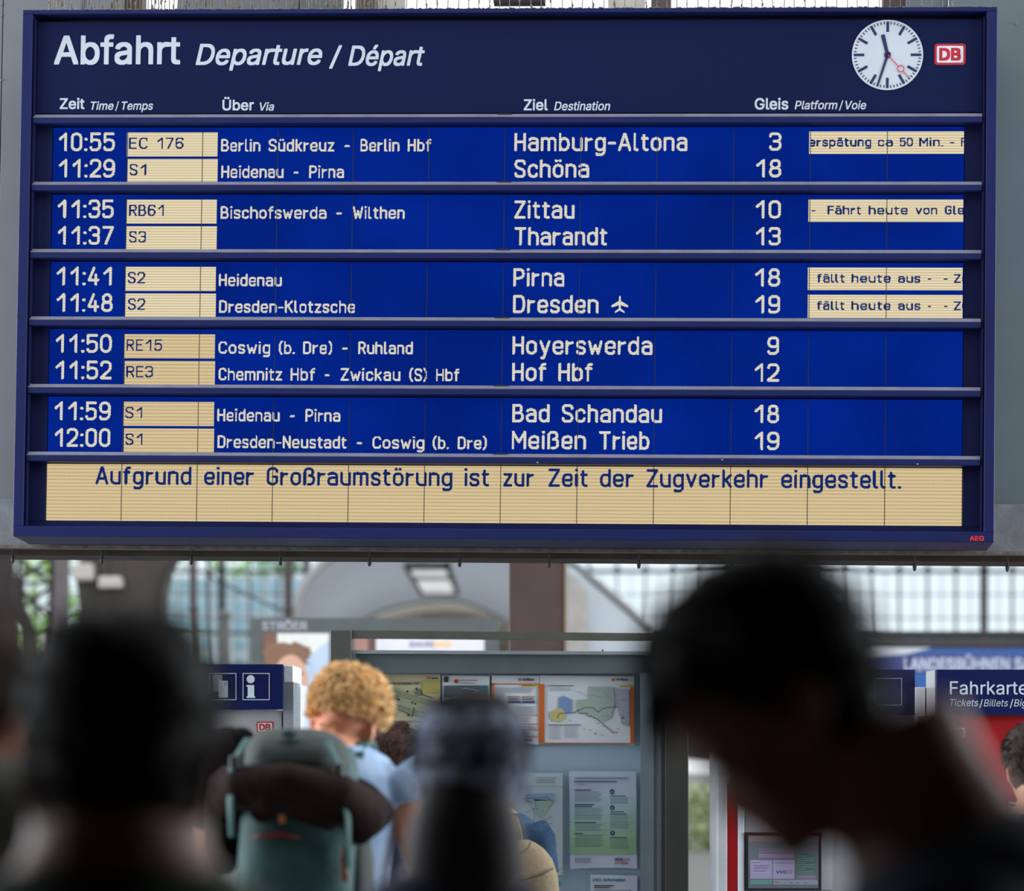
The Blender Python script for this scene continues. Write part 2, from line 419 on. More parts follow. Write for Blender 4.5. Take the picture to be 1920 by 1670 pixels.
# dark steel lattice and canopy on the left
ld = 45.0
dk = mat('dark_iron', (66, 62, 60), 0.8, var=0.25, scale=1.5)
lat = thing('lattice_girder', 'dark riveted iron lattice with crossed bars at the far left', 'girder', (X(60, ld), ld, 0))
def bar(p, q, w, d, name, par, m=dk):
    return obj(name, MB().tube([at(*p, d), at(*q, d)], w*d/F/2, 6), m, par)
obj('chord', pbox(MB(), -30, 900, 24, 1500, ld, 0.2), dk, lat)
for (p, q, w) in (((28, 1040), (100, 1100), 8), ((100, 1040), (30, 1094), 8), ((30, 1094), (100, 1092), 6), ((30, 1150), (100, 1096), 7), ((30, 1096), (98, 1160), 7),
                  ((38, 1030), (26, 1180), 8)):
    bar(p, q, w, ld, 'lattice_bar', lat)
obj('chord', MB().tube([at(26, 1080, ld), at(34, 1140, ld), at(52, 1180, ld), at(60, 1300, ld)], 0.10, 8), dk, lat)
col1 = thing('iron_column', 'pale grey iron column left of the two box lamps', 'column', (X(113, 42), 42, 0))
obj('shaft', pbox(MB(), 101, 900, 126, 1400+F*EYE/42, 42, 0.25, 0.02), mat('grey_paint', (122, 115, 118), 0.7), col1)
can = thing('dark_canopy', 'dark curved canopy hood behind the head at left', 'canopy', (X(230, 44), 44, 0))
obj('hood', poly([(150, 1150), (140, 1060), (180, 1030), (330, 1030), (312, 1066), (303, 1100), (298, 1160), (300, 1618), (150, 1618)], 44, 1.0), mat('canopy_grey', (88, 82, 76), 0.8, scale=1.2, var=0.2), can)
obj('edge', MB().tube([at(330, 1040, 44), at(312, 1068, 43.9), at(303, 1102, 43.9), at(297, 1170, 43.9)], 0.03, 6), dk, can)
bar((190, 1030), (175, 1150), 5, 43.8, 'strut', can); bar((232, 1030), (236, 1100), 4, 43.8, 'strut', can)
for (a, b, c, d2, lab) in ((136, 1056, 174, 1088, 'left and upper of the two pale box lamps under the dark canopy'), (183, 1080, 228, 1103, 'right and lower of the two pale box lamps under the dark canopy')):
    t = thing('box_lamp', lab, 'lamp', (X((a+c)/2, 43.7), 43.7, Z(d2, 43.7)), 'box lamps under the canopy')
    obj('lamp_housing', pbox(MB(), a, b, c, d2, 43.7, 0.3, 0.03), mat('lamp_white', (225, 220, 210), 0.6), t)
    obj('hanger', MB().tube([at((a+c)/2, b, 43.8), at((a+c)/2, 1010, 43.8)], 0.015, 6), dk, t)
# posts and braces in front of the left glazing
for (x0, x1, y1, d, lab) in ((355, 368, 1500, 52, 'slim brown grey post right of the dark canopy'), (532, 548, 1500, 53, 'brown grey post just left of the white vault')):
    t = thing('platform_post', lab, 'post', (X(x0, d), d, 0))
    obj('shaft', pbox(MB(), x0, 900, x1, 1400+F*EYE/d, d, 0.15), mat('post_brown', (98, 90, 88), 0.7), t)
    obj('collar', pbox(MB(), x0-3, 1140, x1+3, 1146, d-0.02, 0.19), mat('post_brown', (98, 90, 88), 0.7), t)
t = thing('lamp_post', 'thicker grey post with a rounded top below the slanting brace', 'post', (X(420, 50), 50, 0))
obj('shaft', pbox(MB(), 411, 1150, 429, 1400+F*EYE/50, 50, 0.15, 0.02), mat('post_grey', (120, 118, 118), 0.7), t)
obj('cap', MB().ell(at(420, 1152, 50.07), (0.11, 0.11, 0.07)), mat('post_grey', (120, 118, 118), 0.7), t)
br = thing('slanting_brace', 'dark slanting brace crossing the pale glazing left of the vault', 'brace', (X(430, 54), 54, Z(1160, 54)))
obj('rod', MB().tube([at(385, 1078, 54), at(540, 1150, 54)], 0.022, 6), dk, br)
bar((390, 1030), (392, 1574), 6, 54.05, 'upright', br)

# brown pillar behind the display case
pil = thing('brown_pillar', 'broad brown square pillar rising behind the display case', 'pillar', (X(1007, 15.5), 15.5, 0))
pd = 15.5
obj('shaft', pbox(MB(), 954, 850, 1061, 1400+F*EYE/pd, pd, 0.27, 0.006), mat('pillar_brown', (64, 46, 40), 0.65, scale=5, var=0.12), pil)
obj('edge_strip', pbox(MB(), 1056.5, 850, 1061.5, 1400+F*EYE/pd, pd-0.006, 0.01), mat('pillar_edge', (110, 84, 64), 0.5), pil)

# billboard with posters
bd2 = 24.0
bill = thing('billboard', 'grey advertising hoarding with two posters behind the display case', 'billboard', (X(700, bd2), bd2, 0))
fr = mat('billboard_grey', (72, 78, 80), 0.6)
obj('panel', pbox(MB(), 470, 1158, 936, 1560, bd2, 0.2), fr, bill)
for x in (480, 925): obj('leg', pbox(MB(), x-4, 1560, x+4, 1400+F*EYE/bd2, bd2+0.05, 0.1), fr, bill)
obj('lettering', text_mb('STRÖER', X(491, bd2), X(576, bd2), Z(1181, bd2), 16*bd2/F, bd2-0.004, 0.03), mat('billboard_letters', (150, 150, 158), 0.6), bill)
def flat(par, name, pts, d, rgb, rough=0.6, **k):
    return obj(name, poly(pts, d, 0.001), mat('print_%d_%d_%d' % rgb, rgb, rough, var=0.08), par, **k)
def rect(x0, y0, x1, y1): return [(x0, y0), (x1, y0), (x1, y1), (x0, y1)]
po = thing('portrait_poster', 'poster of a face with tousled brown hair on the left of the hoarding', 'poster', (X(560, bd2), bd2-0.01, Z(1400, bd2)))
e = bd2-0.006
flat(po, 'sheet', rect(494, 1187, 617, 1400), e, (208, 208, 205))
flat(po, 'backdrop', rect(494, 1187, 520, 1400), e-.002, (110, 76, 62))
flat(po, 'backdrop', [(565, 1240), (617, 1200), (617, 1400), (575, 1400)], e-.0025, (170, 185, 205))
def blob(cx, cy, rx, ry, n=26, j=0.0, seed=1):
    r = random.Random(seed); return [(cx+rx*(1+r.uniform(-j, j))*math.cos(6.2832*k/n), cy+ry*(1+r.uniform(-j, j))*math.sin(6.2832*k/n)) for k in range(n)]
flat(po, 'printed_hair', blob(540, 1228, 45, 26, 30, 0.22, 4), e-.003, (120, 88, 68))
flat(po, 'printed_face', blob(545, 1275, 32, 48), e-.004, (196, 152, 130))
flat(po, 'printed_eye', blob(563, 1262, 5, 3.5), e-.005, (70, 50, 45))
flat(po, 'printed_eye', blob(530, 1262, 5, 3.5), e-.005, (70, 50, 45))
p2 = thing('insurance_poster', 'pale lilac poster with grey and orange capitals on the hoarding', 'poster', (X(800, bd2), bd2-0.01, Z(1400, bd2)))
flat(p2, 'sheet', rect(705, 1196, 908, 1400), e, (205, 202, 212))
flat(p2, 'backdrop', rect(690, 1196, 705, 1400), e-.001, (92, 60, 60))
obj('lettering', text_mb('BAHN', X(768, bd2), X(812, bd2), Z(1213, bd2), 10.5*bd2/F, e-.003, 0.04), mat('poster_grey_letters', (140, 145, 158), 0.6), p2)
obj('lettering', text_mb('BKK', X(814, bd2), X(848, bd2), Z(1213, bd2), 10.5*bd2/F, e-.003, 0.04), mat('poster_orange_letters', (235, 190, 120), 0.6), p2, label='orange capitals')
flat(p2, 'backdrop', rect(664, 1196, 690, 1260), e-.001, (150, 110, 100))

# dark beam and theatre banner at right
nd = 30.0
bn = thing('theatre_banner', 'blue banner with white condensed capitals above the ticket machines', 'banner', (X(1820, nd), nd, Z(1300, nd)))
flat(bn, 'sheet', rect(1560, 1211, 2060, 1330), nd, (66, 98, 168))
flat(bn, 'printed_field', [(1560, 1330), (1560, 1240), (1700, 1226), (1900, 1232), (2060, 1230), (2060, 1330)], nd-.003, (74, 82, 140))
flat(bn, 'printed_field', [(1560, 1211), (1758, 1211), (1700, 1226), (1560, 1240)], nd-.005, (225, 232, 240))
flat(bn, 'printed_field', [(1700, 1262), (1760, 1262), (1760, 1300), (1735, 1300)], nd-.006, (50, 105, 180))
obj('lettering', text_mb('LANDESBÜHNEN SACHSEN', X(1694, nd), X(2018, nd), Z(1257, nd), 24*nd/F, nd-.009, 0.035), mat('banner_letters', (205, 212, 235), 0.6), bn)
obj('hanging_rail', MB().tube([at(1560, 1210, nd), at(2060, 1210, nd)], 0.02, 8), dk, bn)
bm_ = thing('steel_beam', 'dark grey horizontal beam running above the blue banner', 'beam', (X(1800, 31), 31, Z(1212, 31)))
obj('web', pbox(MB(), 1500, 1185, 2080, 1212, 31, 0.3), mat('beam_grey', (82, 82, 84), 0.75, var=0.15), bm_)
obj('flange', pbox(MB(), 1500, 1183, 2080, 1188, 30.95, 0.4), mat('beam_grey', (82, 82, 84)), bm_)
# greenery and person-high clutter seen in the gap right of the case
gp = thing('hedge', 'blurred green hedge seen in the gap right of the display case', 'hedge', (X(1320, 50), 50, 0))
hm = MB()
for _ in range(900):
    p = Vector((X(random.uniform(1270, 1380), 50), 50+random.uniform(0, 1), random.uniform(0, 1.0))); s = random.uniform(0.04, 0.09)
    R = Matrix.Rotation(random.random()*6.28, 3, 'Z') @ Matrix.Rotation(random.random()*3, 3, 'X')
    hm.add([p+R @ Vector(v) for v in ((-s, 0, 0), (0, -s*.6, 0), (s, 0, 0), (0, s*.6, 0))], [(0, 1, 2, 3)])
obj('foliage', hm, mat('hedge_leaves', (185, 200, 150), 0.7, var=0.4), gp, kind='stuff')
# ------------------------------------------------------------------ LCD stroke lettering
W6, C12, X8, D4 = 6.6, 12.0, 8.6, -3.7
O = lambda w=6.0, h=X8, x=0, y=0, r=3.1: ([(x, y, r), (x+w, y, r), (x+w, y+h, r), (x, y+h, r)], True)
S = lambda *p: (list(p), False)
l6 = 6.0
DOT = lambda x, y: S((x-.25, y), (x+.25, y))
a_ = [S((0.2, X8-1.0), (0.9, X8, 1), (l6, X8, 3), (l6, 0)), S((l6, 5), (0, 5, 2.3), (0, 0, 2.3), (l6, 0, 1), (l6, 2))]
u_ = [S((0, X8), (0, 0, 3), (l6, 0, 2.4), (l6, 1.5)), S((l6, 0), (l6, X8))]
n_ = [S((0, 0), (0, X8)), S((0, X8-1.3), (1, X8, 1), (l6, X8, 3), (l6, 0))]
o_ = [O()]
G = {
 '0': (W6, [O(W6, C12, r=3.3)]), '1': (4.4, [S((0, 8.2), (4.2, C12), (4.2, 0))]),
 '2': (W6, [S((0, 9.6), (0, C12, 3), (W6, C12, 3), (W6, 6.6, 2), (0, 0.4), (0, 0), (W6, 0))]),
 '3': (W6, [S((0, 10), (0, C12, 3), (W6, C12, 3), (W6, 6.3, 2.4), (2.6, 6.3)), S((2.6, 6.3), (W6, 6.3, 2.6), (W6, 0, 3), (0, 0, 3), (0, 2))]),
 '4': (W6, [S((3.4, C12), (0, 3.2), (W6, 3.2)), S((4.9, 7), (4.9, 0))]),
 '5': (W6, [S((W6-.3, C12), (0.2, C12), (0.2, 6.2), (1.4, 7.4, 1), (W6, 7.4, 3.2), (W6, 0, 3.2), (0, 0, 3), (0, 1.8))]),
 '6': (W6, [O(W6, 7.0), S((0, 4), (0, C12, 4), (W6, C12, 3), (W6, 10.4))]),
 '7': (W6, [S((0, C12), (W6, C12), (1.8, 0))]),
 '8': (W6, [O(W6-1, 5.7, 0.5, 6.3, 2.7), O(W6, 6.3, r=3)]),
 '9': (W6, [O(W6, 7.0, 0, 5.0), S((W6, 8), (W6, 0, 4), (0, 0, 3), (0, 1.6))]),
 ':': (0.5, [DOT(.25, 0.2), DOT(.25, 8.0)]), '.': (0.5, [DOT(.25, 0)]), '-': (4.2, [S((0, 5), (4.2, 5))]),
 '(': (2.2, [S((2.2, 13), (0, 10, 2), (0, 2, 2), (2.2, -1))]), ')': (2.2, [S((0, 13), (2.2, 10, 2), (2.2, 2, 2), (0, -1))]),
 'A': (7.6, [S((0, 0), (3.5, C12), (4.1, C12), (7.6, 0)), S((1.2, 3.6), (6.4, 3.6))]),
 'B': (W6, [S((0, 6.4), (W6-1, 6.4, 2), (W6-.6, C12, 2.8), (0, C12), (0, 0), (W6, 0, 3), (W6, 6.4, 3), (1, 6.4))]),
 'C': (W6, [S((W6, 9.6), (W6, C12, 3), (0, C12, 3.3), (0, 0, 3.3), (W6, 0, 3), (W6, 2.4))]),
 'D': (W6, [([(0, 0), (W6, 0, 3.6), (W6, C12, 3.6), (0, C12)], True)]),
 'E': (5.8, [S((5.8, C12), (0, C12), (0, 0), (5.8, 0)), S((0, 6.3), (5, 6.3))]),
 'F': (5.8, [S((5.8, C12), (0, C12), (0, 0)), S((0, 6.3), (5, 6.3))]),
 'G': (W6, [S((W6, 9.6), (W6, C12, 3), (0, C12, 3.3), (0, 0, 3.3), (W6, 0, 3), (W6, 5.6), (3.8, 5.6))]),
 'H': (W6, [S((0, 0), (0, C12)), S((W6, 0), (W6, C12)), S((0, 6.1), (W6, 6.1))]),
 'K': (W6, [S((0, 0), (0, C12)), S((W6, C12), (0, 5)), S((2.4, 7), (W6, 0))]),
 'M': (8.4, [S((0, 0), (0, C12), (4.2, 4.5), (8.4, C12), (8.4, 0))]),
 'N': (W6, [S((0, 0), (0, C12), (W6, 0), (W6, C12))]),
 'P': (W6, [S((0, 0), (0, C12), (W6, C12, 3), (W6, 5.4, 3), (0, 5.4))]),
 'R': (W6, [S((0, 0), (0, C12), (W6, C12, 3), (W6, 5.8, 3), (0, 5.8)), S((3.4, 5.8), (W6, 0))]),
 'S': (W6, [S((W6, 9.8), (W6, C12, 3), (0, C12, 3.2), (0, 7.2, 2), (W6, 4.8, 2), (W6, 0, 3.2), (0, 0, 3), (0, 2.2))]),
 'T': (W6+.6, [S((0, C12), (W6+.6, C12)), S((3.6, C12), (3.6, 0))]),
 'W': (9.2, [S((0, C12), (2.3, 0), (4.6, 8), (6.9, 0), (9.2, C12))]),
 'Z': (W6, [S((0, C12), (W6, C12), (0, 0.2), (0, 0), (W6, 0))]),
 'a': (l6, a_), 'ä': (l6, a_+[DOT(1.8, 12), DOT(4.4, 12)]),
 'b': (l6, [S((0, 0), (0, C12)), O()]), 'c': (5.6, [S((5.6, 6.6), (5.6, X8, 2.6), (0, X8, 3), (0, 0, 3), (5.6, 0, 2.6), (5.6, 2))]),
 'd': (l6, [S((l6, 0), (l6, C12)), O()]),
 'e': (l6, [S((0, 4.3), (l6, 4.3), (l6, X8, 3), (0, X8, 3), (0, 0, 3), (l6-.2, 0, 2.4), (l6-.2, 1.4))]),
 'f': (3.8, [S((1.2, 0), (1.2, C12, 2.2), (3.8, C12)), S((0, X8), (3.6, X8))]),
 'g': (l6, [O(), S((l6, X8), (l6, D4, 2.8), (0.5, D4, 1), (.5, D4+.6))]),
 'h': (l6, [S((0, 0), (0, C12)), n_[1]]), 'i': (0.4, [S((.2, 0), (.2, X8)), DOT(.2, 12)]),
 'k': (5.4, [S((0, 0), (0, C12)), S((5.4, X8), (0, 3.4)), S((2, 5), (5.4, 0))]),
 'l': (2.0, [S((0, C12), (0, 0, 1.6), (2.0, 0))]),
 'm': (9.6, [S((0, 0), (0, X8)), S((0, X8-1.2), (1, X8, 1), (4.8, X8, 2.2), (4.8, 0)), S((4.8, X8-1.4), (5.6, X8, 1), (9.6, X8, 2.2), (9.6, 0))]),
 'n': (l6, n_), 'o': (l6, o_), 'ö': (l6, o_+[DOT(1.6, 12), DOT(4.4, 12)]),
 'p': (l6, [S((0, D4), (0, X8)), O()]), 'r': (4.0, [S((0, 0), (0, X8)), S((0, 5.6), (1.4, 7.6), (4.0, 8.0))]),
 's': (5.2, [S((5.2, 7.2), (5.0, X8, 2), (0, X8, 2.2), (0, 5, 1.4), (5.2, 3.6, 1.4), (5.2, 0, 2.2), (0, 0, 2), (0, 1.4))]),
 't': (3.8, [S((1.2, C12-1), (1.2, 0, 2), (3.8, 0)), S((0, X8), (3.8, X8))]),
 'u': (l6, u_), 'ü': (l6, u_+[DOT(1.6, 12), DOT(4.4, 12)]),
 'v': (6.0, [S((0, X8), (3, 0), (6, X8))]), 'w': (8.4, [S((0, X8), (2.1, 0), (4.2, 6), (6.3, 0), (8.4, X8))]),
 'y': (6.0, [S((0, X8), (3, 0.6)), S((6, X8), (2.2, D4), (.8, D4))]), 'z': (5.2, [S((0, X8), (5.2, X8), (0, 0), (5.2, 0))]),
 'ß': (W6, [S((0, 0), (0, C12, 3), (W6-.6, C12, 3), (W6-.6, 6.6, 2.4), (3.4, 6.6)), S((3.4, 6.6), (W6, 6.6, 2.6), (W6, 0, 3), (2.6, 0))]),
 '|': (0.2, [S((0, X8), (0, D4+1))]),
}
def flatten(pts, closed):
    P = [(p[0], p[1]) for p in pts]; R = [(p[2] if len(p) > 2 else 0) for p in pts]; n = len(P); out = []
    for i in range(n):
        if R[i] <= 0 or (not closed and i in (0, n-1)): out.append(P[i]); continue
        a, b, c = np.array(P[i-1]), np.array(P[i]), np.array(P[(i+1) % n])
        la, lc = np.linalg.norm(a-b), np.linalg.norm(c-b); r = min(R[i], la*0.5 if (closed or i > 1) else la, lc*0.5 if (closed or i < n-2) else lc)
        p0 = b+(a-b)/la*r; p2 = b+(c-b)/lc*r
        for t in (0, .2, .4, .6, .8, 1): out.append(tuple((1-t)**2*p0+2*(1-t)*t*(b*0.92+(p0+p2)/2*0.08)+t*t*p2))
    if closed: out.append(out[0])
    return out
def word_segments(word, digits=False):
    x = 0.0; segs = []
    for ch in word:
        w, st = G[ch]
        off = 0.0; adv = w+2.0+1.5
        if digits and ch.isdigit(): off = (1.2 if ch == '1' else 0.0); adv = W6+2.0+1.5
        for pts, cl in st:
            f = flatten(pts, cl)
            for p, q in zip(f[:-1], f[1:]): segs.append((p[0]+x+off, p[1], q[0]+x+off, q[1]))
        x += adv
    s = np.array(segs)
    return s
def lcd_word(mb, word, x0, x1, zb, cap, y, stroke=None, pitch=1.27, clip=None, digits=False):
    """rasterise a word into rows of lit dots (board units) and add them to mb at depth y (metres)"""
    s = word_segments(word, digits); st = stroke or cap*1.95/14.0; h = st/2
    a = min(s[:, 0].min(), s[:, 2].min()); b = max(s[:, 0].max(), s[:, 2].max())
    kx = (x1-x0-st)/max(b-a, 1e-6) if x1 is not None else (cap-st)/12.0
    kz = (cap-st)/12.0
    A = np.stack([x0+h+(s[:, 0]-a)*kx, zb+h+s[:, 1]*kz], 1); B2 = np.stack([x0+h+(s[:, 2]-a)*kx, zb+h+s[:, 3]*kz], 1)
    xe = max(A[:, 0].max(), B2[:, 0].max())+h
    ix0, ix1 = int(math.floor((x0-1)/pitch)), int(math.ceil((xe+1)/pitch))
    zmin = min(A[:, 1].min(), B2[:, 1].min())-h; zmax = max(A[:, 1].max(), B2[:, 1].max())+h
    nz = int(math.ceil((zmax-zmin)/pitch)); gx = (np.arange(ix0, ix1)+.5)*pitch
    D = B2-A; L2 = (D**2).sum(1)+1e-9
    for j in range(nz):
        z = zmin+(j+.5)*pitch
        P = np.stack([gx, np.full_like(gx, z)], 1)[:, None, :]
        t = np.clip(((P-A)*D).sum(2)/L2, 0, 1); q = A+t[..., None]*D
        lit = np.min(np.hypot(P[..., 0]-q[..., 0], P[..., 1]-q[..., 1]), 1) < h+0.1
        if clip: lit &= (gx > clip[0]) & (gx < clip[1])
        k = 0
        while k < len(lit):
            if lit[k]:
                e_ = k
                while e_+1 < len(lit) and lit[e_+1]: e_ += 1
                xa, xb = (ix0+k)*pitch*U, (ix0+e_+1)*pitch*U; za, zc = (z-pitch/2)*U, (z+pitch/2)*U
                mb.add([(xa, y, za), (xb, y, za), (xb, y, zc), (xa, y, zc)], [(0, 1, 2, 3)])
                k = e_
            k += 1
# ------------------------------------------------------------------ the departure board
rv = Vector((-0.0420241950, 0.0113763645, -0.0580123561))
BM = Matrix.Translation((-0.0358025450, 11.9541432, 1.77059258+EYE)) @ Matrix.Rotation(rv.length, 4, rv.normalized())
BR = np.array(BM.to_3x3()); BT = np.array((BM.translation.x, BM.translation.y, BM.translation.z-EYE))
def B(px, py, dep=0.04):
    d = np.array([(px-CX)/F, 1, (CY-py)/F]); n = BR @ np.array([0, 1, 0]); o = BT+n*dep
    p = d*(o @ n)/(d @ n); l = BR.T @ (p-BT); return l[0]/U, l[2]/U
board = thing('departure_board', 'large dark blue station departure board with ten lit train lines and a clock', 'departure board', M=BM)
def bo(name, mb, m, parent=board, **k): return obj(name, mb, m, parent, local=True, **k)
def ub(x0, x1, y0, y1, z0, z1, bev=0.0, mb=None): return (mb or MB()).box(x0*U, x1*U, y0*U, y1*U, z0*U, z1*U, bev*U)
navy = mat('board_navy', (9, 21, 62), 0.55, scale=1.2, var=0.1, spec=0.12, bump=0.02, bscale=40)
navy_f = mat('board_navy_frame', (22, 31, 80), 0.5, scale=1.2, var=0.12, spec=0.2)
navy_d = mat('board_navy_dark', (18, 24, 64), 0.5, scale=1.5, var=0.12, spec=0.12)
black = mat('board_black', (8, 9, 14), 0.7)
# housing: back box and front ring
h = MB()
ub(-913, 913, 0, 150, 490, 498, 0.8, h); ub(-913, 913, 0, 150, -498, -479, 0.8, h)
ub(-913, -894, 0, 150, -479, 490, 0.8, h); ub(894, 913, 0, 150, -479, 490, 0.8, h)
ub(-894, 894, 60, 150, -479, 490, 0, h)
bo('housing', h, navy_f)
for s in (-1, 1): bo('joint_line', ub(s*903.5-9.8, s*903.5+9.8, -0.3, 1, -83, -82), black)
bo('inner_recess', ub(-894, 894, 45, 60, -479, 490), black)
bo('header_panel', ub(-888, 888, 16, 45, 304, 480, 1.0), navy)
for s in (-1, 1):
    bo('side_rail', ub(s*890.5-2, s*890.5+2, 8, 45, -478, 482, 0.5), navy_d)
UT = [280.0-127.7*i for i in range(6)]; PXL = -856.2; PW = 142.7; DH = 106.0
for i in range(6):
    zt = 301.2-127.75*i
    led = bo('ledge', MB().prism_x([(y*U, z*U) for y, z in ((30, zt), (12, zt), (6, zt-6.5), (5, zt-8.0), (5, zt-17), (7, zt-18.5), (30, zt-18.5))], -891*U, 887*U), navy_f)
    bo('ledge_top', MB().prism_x([(y*U, z*U) for y, z in ((30, zt+.3), (12, zt+.3), (5.6, zt-6.6), (6.6, zt-6.6), (12, zt-.2), (30, zt-.2))], -891*U, 887*U), mat('ledge_top_sheen', (108, 108, 122), 0.7, scale=14, var=0.12), led)  # paler grey slant paints in the overhead light caught by the ledge
    bo('lock_slot', MB().prism_y([(x*U, z*U) for x, z in ((-14, zt), (14, zt), (10, zt+1.2), (-10, zt+1.2))][::-1], 9*U, 12*U), black)
    zb, z2 = UT[i]-DH, zt-16
    for s in (-1, 1):
        bo('side_panel', ub(min(s*857, s*888), max(s*857, s*888), 24, 45, zb-4, z2), navy_d)
bo('bottom_panel', ub(-888, 888, 24, 45, -479, UT[5]-DH-1), navy_d)
blue_s = lcd('display_blue', (0, 38, 148), 0.92, None, (0, 30, 122))
cream_s = lcd('display_cream_striped', (240, 226, 188), 0.92, 'stripes', (204, 184, 148))
cream_t = lcd('display_cream_ticked', (222, 200, 156), 0.95, 'ticks', (160, 138, 96))
cream_l = lcd('display_cream_letters', (234, 229, 214), 0.92, 'dots', (206, 198, 172))
blue_l = lcd('display_blue_letters', (18, 44, 118), 0.9)
YD, YC, YL = 26, 25.5, 25.1
for i in range(6):
    for c in range(12):
        x0 = PXL+c*PW
        o = bo('display_panel', ub(x0+0.7, x0+PW-0.7, YD, YD+12, UT[i]-DH, UT[i]), cream_t if i == 5 else blue_s)
seam_me = None
for i in range(6):
    for c in range(1, 12):
        x0 = PXL+c*PW; bo('module_seam', ub(x0-0.65, x0+0.65, 24.6, 27, UT[i]-DH, UT[i]), black)
pan = [c for c in board.children if c.name.startswith('display_panel')]
def word(body, px0, px1, rowi, base_off, cap, col='cream', y=YL, clip=None, m=None, refrow=None, digits=False, stroke=None):
    """px0, px1: horizontal extent in the photograph on display row rowi; base_off: units from display top to the baseline"""
    zb = UT[rowi]-base_off
    py = (237, 364, 491, 617, 745, 873)[rowi]+base_off
    x0 = B(px0, py)[0]; x1 = B(px1, py)[0] if px1 is not None else None
    mb = MB(); lcd_word(mb, body, x0, x1, zb, cap, y*U, clip=clip, digits=digits, stroke=stroke)
    return mb
def line(words, rowi, base_off, cap, m, name='lettering', **k):
    for (w, a, b) in words: bo(name, word(w, a, b, rowi, base_off, cap, **k), m)
def field(px0, px1, rowi, top, bot):
    py = (237, 364, 491, 617, 745, 873)[rowi]+top
    xa, xb = B(px0, py)[0], B(px1, py)[0]
    mb = MB(); k = 0
    for c in range(12):
        s0, s1 = PXL+c*PW+0.7, PXL+(c+1)*PW-0.7
        a, b = max(xa, s0), min(xb, s1)
        if b-a > 0.5: ub(a, b, YC, YD, UT[rowi]-bot, UT[rowi]-top, 0, mb)
    return bo('text_field', mb, cream_s if rowi < 3 else cream_t)
T1, T2 = 45.0, 95.3            # baselines of the two text lines below the display's top edge
V1, V2 = 46.0, 96.3
K1, K2 = 41.0, 91.3
rows = [
 # times, train, via words, destination words, platform
 (0, 0, [('10:55', 109, 214)], [('EC', 241, 276), ('176', 294, 343)], [('Berlin', 414, 487), ('Südkreuz', 503, 626), ('-', 645, 655), ('Berlin', 675, 748), ('Hbf', 764, 808)], [('Hamburg-Altona', 964, 1289)], [('3', 1442, 1465)]),
 (0, 1, [('11:29', 109, 214)], [('S1', 242, 273)], [('Heidenau', 414, 531), ('-', 550, 559), ('Pirna', 579, 644)], [('Schöna', 964, 1104)], [('18', 1418, 1465)]),
 (1, 0, [('11:35', 107, 212)], [('RB61', 241, 306)], [('Bischofswerda', 413, 611), ('-', 630, 640), ('Wilthen', 661, 758)], [('Zittau', 964, 1077)], [('10', 1417, 1464)]),
 (1, 1, [('11:37', 107, 212)], [('S3', 241, 273)], [], [('Tharandt', 964, 1138)], [('13', 1417, 1464)]),
 (2, 0, [('11:41', 105, 208)], [('S2', 239, 271)], [('Heidenau', 410, 527)], [('Pirna', 962, 1058)], [('18', 1416, 1463)]),
 (2, 1, [('11:48', 105, 210)], [('S2', 239, 271)], [('Dresden-Klotzsche', 410, 665)], [('Dresden', 962, 1122)], [('19', 1416, 1463)]),
 (3, 0, [('11:50', 103, 208)], [('RE15', 236, 303)], [('Coswig', 409, 506), ('(b.', 522, 552), ('Dre)', 568, 622), ('-', 641, 651), ('Ruhland', 671, 773)], [('Hoyerswerda', 960, 1223)], [('9', 1439, 1461)]),
 (3, 1, [('11:52', 103, 208)], [('RE3', 236, 286)], [('Chemnitz', 409, 528), ('Hbf', 544, 590), ('-', 608, 617), ('Zwickau', 638, 750), ('(S)', 767, 800), ('Hbf', 817, 861)], [('Hof', 960, 1024), ('Hbf', 1047, 1111)], [('12', 1415, 1461)]),
 (4, 0, [('11:59', 101, 206)], [('S1', 234, 266)], [('Heidenau', 407, 523), ('-', 543, 552), ('Pirna', 572, 637)], [('Bad', 960, 1030), ('Schandau', 1053, 1241)], [('18', 1415, 1461)]),
 (4, 1, [('12:00', 101, 206)], [('S1', 234, 266)], [('Dresden-Neustadt', 407, 649), ('-', 668, 678), ('Coswig', 698, 795), ('(b.', 811, 841), ('Dre)', 858, 912)], [('Meißen', 959, 1098), ('Trieb', 1123, 1217)], [('19', 1415, 1461)]),
]
for (r, k, tm, tr, via, dest, pl) in rows:
    line(tm, r, (T1, T2)[k], 35.3, cream_l, digits=True)
    field(237.5-1.5*r, 407.5-1.7*r, r, (9.5, 60)[k], (55, 105)[k])
    line(tr, r, (K1, K2)[k], 22, blue_l, y=YL-.3, stroke=3.0, digits=True)
    if via: line(via, r, (V1, V2)[k], 23.5, cream_l, stroke=3.3)
    line(dest, r, (T1+.5, T2+.5)[k], 34.5, cream_l)
    line(pl, r, (T1, T2)[k], 34.5, cream_l, digits=True)
# aeroplane symbol after the sixth destination
ap = MB(); xc, yc = B(1162, 569); k = 1.0
outline = [(0, 16), (1.6, 14), (1.8, 6), (15, -2), (16, -5), (14, -6), (2, -2), (1.6, -8), (9, -14), (9, -17), (0, -12)]
outline += [(-a, b) for a, b in outline[::-1][1:-1]]
ap.prism_y([((xc+a*1.0)*U, (yc+b)*U) for a, b in outline][::-1], YL*U, (YL+.3)*U)
bo('aeroplane_symbol', ap, cream_l)
